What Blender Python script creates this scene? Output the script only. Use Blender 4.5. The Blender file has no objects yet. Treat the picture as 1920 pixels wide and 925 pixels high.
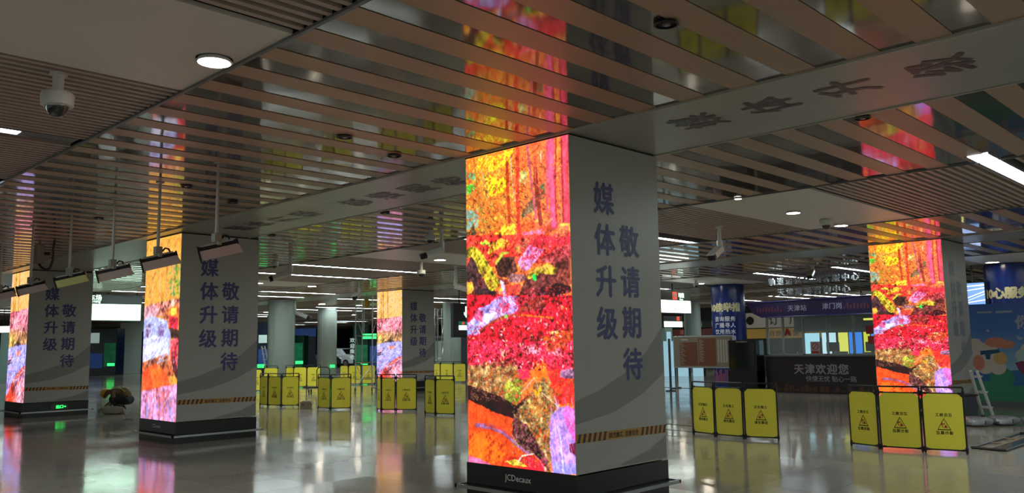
import bpy, math, random
import numpy as np
from mathutils import Vector, Matrix
SC = bpy.context.scene; COL = SC.collection
random.seed(7)
# ---------------------------------------------------------------- camera
FPX, YAW, PITCH, ROLL = 1562.98, math.radians(44.234), math.radians(6.782), math.radians(-0.883)
EYE = Vector((0, 0, 1.6))
_f = Vector((math.cos(YAW)*math.cos(PITCH), math.sin(YAW)*math.cos(PITCH), math.sin(PITCH)))
_r0 = _f.cross(Vector((0, 0, 1))).normalized(); _u0 = _r0.cross(_f)
_r = _r0*math.cos(ROLL) + _u0*math.sin(ROLL); _u = -_r0*math.sin(ROLL) + _u0*math.cos(ROLL)
cd = bpy.data.cameras.new('camera'); cam = bpy.data.objects.new('camera', cd); COL.objects.link(cam)
cd.sensor_width = 36; cd.lens = FPX/1920*36; cd.clip_start = .05; cd.clip_end = 300
cam.matrix_world = Matrix.Translation(EYE) @ Matrix((_r, _u, -_f)).transposed().to_4x4()
SC.camera = cam
# ---------------------------------------------------------------- light and exposure
SC.view_settings.view_transform = 'Standard'; SC.view_settings.look = 'None'
SC.view_settings.exposure = 0.45; SC.view_settings.gamma = 1.0; SC.view_settings.use_curve_mapping = False
W = bpy.data.worlds.new('world'); SC.world = W; W.use_nodes = True
W.node_tree.nodes['Background'].inputs[0].default_value = (.85, 1.0, .9, 1)
W.node_tree.nodes['Background'].inputs[1].default_value = 0.25
SC.cycles.use_denoising = True
SC.cycles.max_bounces = 8; SC.cycles.diffuse_bounces = 4; SC.cycles.glossy_bounces = 4; SC.cycles.sample_clamp_indirect = 6
TUBE = 24.0        # luminance of the linear lights
DOWN = 45.0       # luminance of the downlights
SCREEN = 1.05     # luminance of the LED screens
H = 3.704         # ceiling height

def G(px, py, z=0.0):                      # a point of the photograph at height z
    d = _f*FPX + _r*(px-960) - _u*(py-462.5)
    return EYE + d*((z-EYE.z)/d.z)
def AT(px, py, depth):
    return EYE + (_f*FPX + _r*(px-960) - _u*(py-462.5))*(depth/FPX)
def ONX(px, py, X):
    d = _f*FPX + _r*(px-960) - _u*(py-462.5); return EYE + d*(X/d.x)
def ONY(px, py, Y):
    d = _f*FPX + _r*(px-960) - _u*(py-462.5); return EYE + d*(Y/d.y)
V = Vector
# ---------------------------------------------------------------- materials
def lin(c): return c/12.92 if c <= .04045 else ((c+.055)/1.055)**2.4
def hx(s): return tuple(lin(int(s[i:i+2], 16)/255) for i in (0, 2, 4))
MATS = {}
def mat(name, col, rough=.5, metal=0., emit=0., noise=0., nscale=8., spec=.5, alpha=None, trans=0., ecol=None, bump=0.):
    if name in MATS: return MATS[name]
    m = bpy.data.materials.new(name); m.use_nodes = True; nt = m.node_tree; b = nt.nodes['Principled BSDF']
    c = hx(col)
    b.inputs['Base Color'].default_value = (*c, 1); b.inputs['Roughness'].default_value = rough
    b.inputs['Metallic'].default_value = metal; b.inputs['Specular IOR Level'].default_value = spec
    if trans: b.inputs['Transmission Weight'].default_value = trans
    if alpha is not None: b.inputs['Alpha'].default_value = alpha
    if emit:
        b.inputs['Emission Color'].default_value = (*(hx(ecol) if ecol else c), 1); b.inputs['Emission Strength'].default_value = emit
    if noise:
        tc = nt.nodes.new('ShaderNodeTexCoord'); n = nt.nodes.new('ShaderNodeTexNoise'); n.inputs['Scale'].default_value = nscale
        n.inputs['Detail'].default_value = 5
        nt.links.new(tc.outputs['Object'], n.inputs['Vector'])
        mr = nt.nodes.new('ShaderNodeMapRange'); mr.inputs[1].default_value = .3; mr.inputs[2].default_value = .7
        mr.inputs[3].default_value = 1-noise; mr.inputs[4].default_value = 1+noise
        nt.links.new(n.outputs['Fac'], mr.inputs[0])
        mx = nt.nodes.new('ShaderNodeVectorMath'); mx.operation = 'SCALE'; mx.inputs[0].default_value = c
        nt.links.new(mr.outputs[0], mx.inputs['Scale']); nt.links.new(mx.outputs[0], b.inputs['Base Color'])
        if bump:
            bp = nt.nodes.new('ShaderNodeBump'); bp.inputs['Strength'].default_value = bump
            nt.links.new(n.outputs['Fac'], bp.inputs['Height']); nt.links.new(bp.outputs[0], b.inputs['Normal'])
    MATS[name] = m; return m
# ---------------------------------------------------------------- mesh builder
class MB:
    def __init__(s): s.v = []; s.f = []
    def add(s, vs, fs):
        n = len(s.v); s.v += [V(p) for p in vs]; s.f += [tuple(i+n for i in f) for f in fs]; return s
    def box(s, x0, x1, y0, y1, z0, z1):
        return s.add([(x0,y0,z0),(x1,y0,z0),(x1,y1,z0),(x0,y1,z0),(x0,y0,z1),(x1,y0,z1),(x1,y1,z1),(x0,y1,z1)],
                     [(0,3,2,1),(4,5,6,7),(0,1,5,4),(1,2,6,5),(2,3,7,6),(3,0,4,7)])
    def obox(s, o, ex, ey, ez):               # box from a corner and three edge vectors
        o, ex, ey, ez = V(o), V(ex), V(ey), V(ez)
        return s.add([o, o+ex, o+ex+ey, o+ey, o+ez, o+ex+ez, o+ex+ey+ez, o+ey+ez],
                     [(0,3,2,1),(4,5,6,7),(0,1,5,4),(1,2,6,5),(2,3,7,6),(3,0,4,7)])
    def tube(s, pts, r, n=8, cap=True):
        pts = [V(p) for p in pts]; rs = r if isinstance(r, (list, tuple)) else [r]*len(pts)
        k0 = len(s.v); a = None
        for i, p in enumerate(pts):
            d = (pts[min(i+1, len(pts)-1)]-pts[max(i-1, 0)]).normalized()
            if a is None: a = d.cross(V((0,0,1)) if abs(d.z) < .9 else V((1,0,0))).normalized()
            a = (a - d*a.dot(d)).normalized(); b = d.cross(a)
            for j in range(n):
                t = 2*math.pi*j/n; s.v.append(p + (a*math.cos(t)+b*math.sin(t))*rs[i])
        for i in range(len(pts)-1):
            for j in range(n):
                q = k0+i*n; s.f.append((q+j, q+(j+1) % n, q+n+(j+1) % n, q+n+j))
        if cap:
            s.f.append(tuple(k0+j for j in range(n))[::-1]); q = k0+(len(pts)-1)*n; s.f.append(tuple(q+j for j in range(n)))
        return s
    def lathe(s, c, prof, n=24, cap=True):     # prof: (radius, z) from the bottom up or top down
        c = V(c); k0 = len(s.v)
        for r, z in prof:
            for j in range(n):
                t = 2*math.pi*j/n; s.v.append(c+V((r*math.cos(t), r*math.sin(t), z)))
        for i in range(len(prof)-1):
            for j in range(n):
                q = k0+i*n; s.f.append((q+j, q+(j+1) % n, q+n+(j+1) % n, q+n+j))
        if cap:
            s.f.append(tuple(k0+j for j in range(n))[::-1]); q = k0+(len(prof)-1)*n; s.f.append(tuple(q+j for j in range(n)))
        return s
    def prism(s, pts, d):                      # polygon of 3-D points extruded along d
        pts = [V(p) for p in pts]; d = V(d); n = len(pts)
        return s.add(pts+[p+d for p in pts], [tuple(range(n))[::-1], tuple(range(n, 2*n))] + [(i, (i+1) % n, n+(i+1) % n, n+i) for i in range(n)])
_TX = {}
def text_data(s, bold=.02, spacing=1.0, line=1.0, align='CENTER'):
    key = (s, bold, spacing, line, align)
    if key not in _TX:
        c = bpy.data.curves.new('t', 'FONT'); c.body = s; c.size = 1; c.align_x = align; c.align_y = 'CENTER'
        c.space_character = spacing; c.space_line = line; c.resolution_u = 2
        o = bpy.data.objects.new('t', c); COL.objects.link(o)
        dg = bpy.context.evaluated_depsgraph_get(); m = bpy.data.meshes.new_from_object(o.evaluated_get(dg))
        _TX[key] = ([v.co.copy() for v in m.vertices], [tuple(p.vertices) for p in m.polygons])
        bpy.data.objects.remove(o); bpy.data.curves.remove(c); bpy.data.meshes.remove(m)
    return _TX[key]
def text(mb, s, o, ex, ey, size, bold=.02, lift=.003, mirror=False, spacing=1.0, line=1.0, align='CENTER', cxy=None):
    vs, fs = text_data(s, bold, spacing, line, align); o, ex, ey = V(o), V(ex).normalized(), V(ey).normalized(); n = ex.cross(ey)
    if not vs: return mb
    cx = (min(v.x for v in vs)+max(v.x for v in vs))/2 if align == 'CENTER' else 0; cy = (min(v.y for v in vs)+max(v.y for v in vs))/2
    k = -1 if mirror else 1
    for i, (dx, dy) in enumerate(((0, 0), (1, 0), (-1, 0), (0, 1), (0, -1)) if bold else ((0, 0),)):
        mb.add([o + ex*((v.x-cx+dx*bold)*size*k) + ey*((v.y-cy+dy*bold*.8)*size) + n*(lift+i*.0002) for v in vs], fs)
    return mb
# ---------------------------------------------------------------- objects
ORG = {}
def thing(name, label, cat, loc=(0,0,0), group=None, kind=None):
    o = bpy.data.objects.new(name, None); o.empty_display_size = .1; COL.objects.link(o); o.location = loc
    ORG[o.name] = V(loc)
    o['label'] = label; o['category'] = cat; o['kind'] = kind or 'thing'
    if group: o['group'] = group
    return o
def obj(name, mb, m, parent=None, smooth=False, local=False, label=None, bevel=0):
    me = bpy.data.meshes.new(name); org = V((0,0,0)) if (parent is None or local) else ORG.get(parent.name, V((0,0,0)))
    me.from_pydata([tuple(v-org) for v in mb.v], [], mb.f); me.update(); me.materials.append(m)
    if smooth:
        for p in me.polygons: p.use_smooth = True
    o = bpy.data.objects.new(name, me); COL.objects.link(o)
    if smooth:
        md = o.modifiers.new('es', 'EDGE_SPLIT'); md.split_angle = math.radians(35)
    if bevel:
        md = o.modifiers.new('bv', 'BEVEL'); md.width = bevel; md.segments = 2; md.limit_method = 'ANGLE'
    if parent: o.parent = parent; ORG[o.name] = org
    if label: o['label'] = label
    return o
def tag(o, label, cat, group=None, kind=None):
    o['label'] = label; o['category'] = cat
    if group: o['group'] = group
    if kind: o['kind'] = kind
    return o
def struct(name, mb, m, parent=None, smooth=False):
    o = obj(name, mb, m, parent, smooth)
    if not parent: o['kind'] = 'structure'
    return o
def dup(root, loc, label=None, group=None, rotz=None):
    r = root.copy(); COL.objects.link(r); r.location = loc
    if rotz is not None: r.rotation_euler = (0, 0, rotz)
    if label: r['label'] = label
    if group: r['group'] = group
    for ch in list(root.children):
        c = ch.copy(); COL.objects.link(c); c.parent = r
        for g in list(ch.children):
            d = g.copy(); COL.objects.link(d); d.parent = c
    return r
def lamp_mat(name, col, L):
    return mat(name, 'e8e8e8', .4, emit=L, ecol=col)
# common materials
BLACK = mat('black_plastic', '141416', .4); DARK = mat('dark_metal', '2b2b2e', .35, .3); VINYL = mat('white_vinyl', 'aeaaa2', .38, noise=.03, nscale=3)
WHITE = mat('white_paint', 'd8d8d4', .35); STEEL = mat('steel', 'a8a9aa', .28, 1.0); PLINTH = mat('black_stone', '17181a', .22, noise=.2, nscale=20)
YELLOW = mat('yellow_board', 'fff04e', .5); YELLOW2 = YELLOW; INK = mat('dark_ink', '2a2412', .6); RED = mat('red_print', 'c2391c', .5)
GREYW = mat('warm_grey', '8f8a82', .5); ALU = mat('aluminium', 'b9bcbf', .35, .9)
# ================================================================ floor
def floor_material():
    m = bpy.data.materials.new('polished_stone_tiles'); m.use_nodes = True; nt = m.node_tree; b = nt.nodes['Principled BSDF']; L = nt.links.new
    tc = nt.nodes.new('ShaderNodeTexCoord'); sep = nt.nodes.new('ShaderNodeSeparateXYZ'); L(tc.outputs['Object'], sep.inputs[0])
    def math_(op, a, bb=None):
        n = nt.nodes.new('ShaderNodeMath'); n.operation = op
        for i, x in enumerate((a, bb)):
            if x is None: continue
            if isinstance(x, (int, float)): n.inputs[i].default_value = x
            else: L(x, n.inputs[i])
        return n.outputs[0]
    T = .8
    ux = math_('DIVIDE', sep.outputs[0], T); uy = math_('DIVIDE', sep.outputs[1], T)
    fx, fy = math_('FLOOR', ux), math_('FLOOR', uy)
    cmb = nt.nodes.new('ShaderNodeCombineXYZ'); L(fx, cmb.inputs[0]); L(fy, cmb.inputs[1])
    wn = nt.nodes.new('ShaderNodeTexWhiteNoise'); wn.noise_dimensions = '3D'; L(cmb.outputs[0], wn.inputs['Vector'])
    # joint mask
    def edge(u):
        fr = math_('FRACT', u); d = math_('ABSOLUTE', math_('SUBTRACT', fr, .5)); return math_('GREATER_THAN', d, .5-.0035)
    joint = math_('MAXIMUM', edge(ux), edge(uy))
    n1 = nt.nodes.new('ShaderNodeTexNoise'); n1.inputs['Scale'].default_value = 1.6; n1.inputs['Detail'].default_value = 6; L(tc.outputs['Object'], n1.inputs['Vector'])
    ramp = nt.nodes.new('ShaderNodeValToRGB'); L(n1.outputs['Fac'], ramp.inputs[0])
    ramp.color_ramp.elements[0].color = (*hx('989083'), 1); ramp.color_ramp.elements[1].color = (*hx('aaa294'), 1)
    mv = nt.nodes.new('ShaderNodeMapRange'); L(wn.outputs['Value'], mv.inputs[0]); mv.inputs[3].default_value = .9; mv.inputs[4].default_value = 1.08
    sc = nt.nodes.new('ShaderNodeVectorMath'); sc.operation = 'SCALE'; L(ramp.outputs[0], sc.inputs[0]); L(mv.outputs[0], sc.inputs['Scale'])
    mx = nt.nodes.new('ShaderNodeMix'); mx.data_type = 'RGBA'; L(joint, mx.inputs[0]); L(sc.outputs[0], mx.inputs[6]); mx.inputs[7].default_value = (*hx('3a3530'), 1)
    L(mx.outputs[2], b.inputs['Base Color'])
    n2 = nt.nodes.new('ShaderNodeTexNoise'); n2.inputs['Scale'].default_value = .9; n2.inputs['Detail'].default_value = 4; L(tc.outputs['Object'], n2.inputs['Vector'])
    mr = nt.nodes.new('ShaderNodeMapRange'); L(n2.outputs['Fac'], mr.inputs[0]); mr.inputs[1].default_value = .3; mr.inputs[2].default_value = .7
    mr.inputs[3].default_value = .07; mr.inputs[4].default_value = .15
    L(mr.outputs[0], b.inputs['Roughness'])
    # every tile sits a little out of level
    geo = nt.nodes.new('ShaderNodeNewGeometry'); sub = nt.nodes.new('ShaderNodeVectorMath'); sub.operation = 'SUBTRACT'; L(wn.outputs['Color'], sub.inputs[0]); sub.inputs[1].default_value = (.5, .5, .5)
    s2 = nt.nodes.new('ShaderNodeVectorMath'); s2.operation = 'SCALE'; L(sub.outputs[0], s2.inputs[0]); s2.inputs['Scale'].default_value = .009
    ad = nt.nodes.new('ShaderNodeVectorMath'); L(geo.outputs['Normal'], ad.inputs[0]); L(s2.outputs[0], ad.inputs[1])
    nm = nt.nodes.new('ShaderNodeVectorMath'); nm.operation = 'NORMALIZE'; L(ad.outputs[0], nm.inputs[0]); L(nm.outputs[0], b.inputs['Normal'])
    b.inputs['IOR'].default_value = 1.6
    return m
X0, X1, Y0, Y1 = -14., 56., -12., 78.
struct('floor', MB().box(X0, X1, Y0, Y1, -.2, 0), floor_material())
# ================================================================ ceiling
def gloss_panel_material():
    m = bpy.data.materials.new('polished_metal_ceiling_panel'); m.use_nodes = True; nt = m.node_tree; b = nt.nodes['Principled BSDF']; L = nt.links.new
    tc = nt.nodes.new('ShaderNodeTexCoord'); n = nt.nodes.new('ShaderNodeTexNoise'); n.inputs['Scale'].default_value = 2.5; n.inputs['Detail'].default_value = 7
    L(tc.outputs['Object'], n.inputs['Vector'])
    r = nt.nodes.new('ShaderNodeValToRGB'); L(n.outputs['Fac'], r.inputs[0]); r.color_ramp.elements[0].position = .35; r.color_ramp.elements[1].position = .65
    r.color_ramp.elements[0].color = (*hx('77726c'), 1); r.color_ramp.elements[1].color = (*hx('8c867e'), 1)
    L(r.outputs[0], b.inputs['Base Color']); b.inputs['Metallic'].default_value = .72; b.inputs['Roughness'].default_value = .07
    n3 = nt.nodes.new('ShaderNodeTexNoise'); n3.inputs['Scale'].default_value = 1.1; L(tc.outputs['Object'], n3.inputs['Vector'])
    bp = nt.nodes.new('ShaderNodeBump'); bp.inputs['Strength'].default_value = .05; bp.inputs['Distance'].default_value = .1; L(n3.outputs['Fac'], bp.inputs['Height']); L(bp.outputs[0], b.inputs['Normal'])
    return m
GLOSS = gloss_panel_material()
BEIGE = mat('beige_ceiling_plank', 'b3957a', .4, noise=.04, nscale=2)
BEAMW = mat('pale_beam_panel', 'a9a59b', .3, noise=.03, nscale=2)
SLAT = mat('brown_slat', 'b5a498', .45); VOID = mat('dark_void', '0c0b0b', .8); TRIM = mat('grey_trim', '76787a', .4, .3)
PANEL = mat('white_ceiling_panel', 'dcd5cb', .4, noise=.03, nscale=1.5)
struct('ceiling', MB().box(X0, X1, Y0, Y1, H+.45, H+.6), VOID)
KB = range(-1, 4)
PER = .49
for k in range(-1, 4):
    for a, b in ((2.85, 6.18), (7.68, 10.95)):
        x0, x1 = a+12.4*k, b+12.4*k
        if x1 < X0 or x0 > X1: continue
        struct('ceiling', MB().box(x0, x1, Y0, Y1, H+.002, H+.05), GLOSS)
        mb = MB(); n = int((Y1-Y0)/PER)
        y = Y0 + (1.68 - Y0) % PER
        while y < Y1-.3:
            mb.box(x0, x1, y, y+.245, H-.003, H+.0); y += PER
        struct('ceiling', mb, BEIGE)
    x0, x1 = 6.18+12.4*k, 7.68+12.4*k
    if x0 < X1:
        struct('ceiling', MB().box(x0, x1, Y0, Y1, H-.012, H+.05), BEAMW)
        struct('trim_%d' % (k+2), MB().box(x0-.03, x0-.002, Y0, Y1, H-.022, H+.01).box(x1+.002, x1+.03, Y0, Y1, H-.022, H+.01), mat('pale_trim', 'b5b1a6', .4))
ROWS = [-3.2, 5.95, 15.1, 24.2, 33.3, 42.4, 51.5, 60.6, 69.7]
for k in range(-2, 4):
    x0, x1 = 10.95+12.4*k, 15.2+12.4*k
    if k == -1: x0, x1 = -1.45, 2.85
    x0, x1 = max(x0, X0), min(x1, X1)
    dy = -.3 if k == -1 else 0
    mp = MB(); ms = MB()
    for i, rc in enumerate(ROWS):
        rc += dy; hw = .85 if k == -1 else .95
        mp.box(x0, x1, rc-hw, rc+hw, H-.002, H+.03)
        if k == -1: mp.box(x0, x0+.01, rc-hw, rc+hw, H-.002, H+.03)
        nx = ROWS[i+1]+dy-hw if i+1 < len(ROWS) else Y1
        y = rc+hw+.05
        while y < nx-.06:
            tub = any(abs(y+.03-(r_+dy+s_*3.25)) < .17 for r_ in ROWS for s_ in (-1, 1))
            if not tub: ms.box(x0, x1, y, y+.05, H-.002, H+.10)
            y += .11
    struct('ceiling', mp, PANEL); struct('ceiling', ms, SLAT)
    te = MB()
    te.box(x0-.03, x0, Y0, Y1, H-.02, H+.15).box(x1, x1+.03, Y0, Y1, H-.02, H+.15)
    struct('trim_%d' % (k+10), te, TRIM)
# panel joints in the white cross panel above the camera
# ================================================================ far walls
WALLM = mat('dark_far_wall', '2c3230', .5, noise=.3, nscale=.6)
struct('wall_far_left', MB().box(X0, X1, 77.5, 78, 0, H+.45), WALLM)
struct('wall_far_right', MB().box(55.5, 56, Y0, Y1, 0, H+.45), WALLM)
# ================================================================ LED pictures (what the screens show)
def fbm(h, w, sx, sy, rng, oct=4, ang=0):
    out = np.zeros((h, w)); amp = 1; tot = 0
    yy, xx = np.mgrid[0:h, 0:w].astype(float)
    x2 = xx*math.cos(ang)-yy*math.sin(ang); y2 = xx*math.sin(ang)+yy*math.cos(ang)
    for o in range(oct):
        gx, gy = x2/sx, y2/sy; gx = gx-gx.min(); gy = gy-gy.min()
        g = rng.random((int(gy.max())+3, int(gx.max())+3)); ix, iy = gx.astype(int), gy.astype(int); fx, fy = gx-ix, gy-iy
        fx = fx*fx*(3-2*fx); fy = fy*fy*(3-2*fy)
        out += amp*((g[iy, ix]*(1-fx)+g[iy, ix+1]*fx)*(1-fy)+(g[iy+1, ix]*(1-fx)+g[iy+1, ix+1]*fx)*fy); tot += amp
        amp *= .6; sx = max(sx/2, 1); sy = max(sy/2, 1)
    return out/tot
class Pic:
    def __init__(s, w, h, seed):
        s.w, s.h = w, h; s.rng = np.random.default_rng(seed); s.im = np.zeros((h, w, 3)); s.V, s.U = np.mgrid[0:h, 0:w].astype(float)
        s.U = (s.U+.5)/w*1000; s.V = (s.V+.5)/h*1000
        s.fine = fbm(h, w, 3, 3, s.rng, 2); s.mid = fbm(h, w, 10, 10, s.rng, 4); s.diag = fbm(h, w, 16, 3, s.rng, 3, .7)
        s.wu = (fbm(h, w, 6, 6, s.rng, 3)-.5)*15; s.wv = (fbm(h, w, 6, 6, s.rng, 3)-.5)*8
    def col(s, c): return np.array([int(c[i:i+2], 16)/255 for i in (0, 2, 4)])
    def tex(s, c, n):
        t = ((s.mid-.5)*2.2+(s.fine-.5)*1.6+(s.diag-.5)*1.0)*n
        return np.clip(s.col(c)[None, None, :]*(1+1.3*t[..., None])+.10*t[..., None], 0, 1)
    def poly(s, pts, c, n, loose=False):
        q = 3.2 if loose else 1.0; U, Vv = s.U+s.wu*q, s.V+s.wv*q; ins = np.zeros(U.shape, bool); k = len(pts)
        for i in range(k):
            x0, y0 = pts[i]; x1, y1 = pts[(i+1) % k]
            if y0 == y1: continue
            c_ = ((y0 > Vv) != (y1 > Vv)) & (U < (x1-x0)*(Vv-y0)/(y1-y0)+x0); ins ^= c_
        if loose: ins &= (s.diag+s.fine*.8+s.mid*.5) > 1.0
        s.im[ins] = s.tex(c, n)[ins]
    def soften(s, k):
        p = np.pad(s.im, ((1, 1), (1, 1), (0, 0)), 'edge'); b = (p[:-2, 1:-1]+p[2:, 1:-1]+p[1:-1, :-2]+p[1:-1, 2:])/4; s.im = s.im*(1-k)+b*k
    def stroke(s, pts, wd, c, n=.2):
        asp = s.h/s.w; d = np.full(s.U.shape, 1e9)
        U, Vv = s.U+s.wu*.3, s.V
        for (x0, y0), (x1, y1) in zip(pts, pts[1:]):
            ax, ay = x1-x0, (y1-y0)*asp; l = ax*ax+ay*ay+1e-9; t = np.clip(((U-x0)*ax+(Vv-y0)*asp*ay)/l, 0, 1)
            d = np.minimum(d, np.hypot(U-x0-t*ax, (Vv-y0)*asp-t*ay))
        m = d < wd/2
        shade = 1-.45*np.clip(d/(wd/2+1e-6), 0, 1)[..., None]**2
        s.im[m] = (s.tex(c, n)*(.55+.45*shade if wd > 24 else 1))[m]
    def dabs(s, n, box, pal, lmin, lmax, wd, ang=None):
        pal = [s.col(c) for c in pal]
        for _ in range(n):
            x = s.rng.uniform(box[0], box[2])/1000*s.w; y = s.rng.uniform(box[1], box[3])/1000*s.h
            a = s.rng.uniform(0, 3.14) if ang is None else ang+s.rng.normal()*.35; l = s.rng.uniform(lmin, lmax); c = pal[s.rng.integers(len(pal))]*s.rng.uniform(.75, 1.1)
            for t in np.linspace(-l/2, l/2, int(l)+1):
                xi, yi = int(x+t*math.cos(a)), int(y+t*math.sin(a)); r = wd
                s.im[max(yi, 0):max(yi+r, 0), max(xi, 0):max(xi+r, 0)] = np.clip(c, 0, 1)
    def run(s, ops):
        for o in ops:
            pts = [tuple(float(q) for q in p.split(',')) for p in o[1].split()]
            s.poly(pts, o[2], o[3], o[0] == 'd') if o[0] in 'pd' else s.stroke(pts, o[2], o[3])
def forest_bg(p, warm, v1):
    t = p.diag*.6+p.mid*.6+p.fine*.35
    t = (t-t.min())/(t.max()-t.min()); n = len(warm)-1; i = np.clip((t*n*1.25-.12*n), 0, n-1e-3); a = i.astype(int); f = (i-a)[..., None]
    pal = np.array([p.col(c) for c in warm]); p.im[:] = pal[a]*(1-f)+pal[np.minimum(a+1, n)]*f
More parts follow.
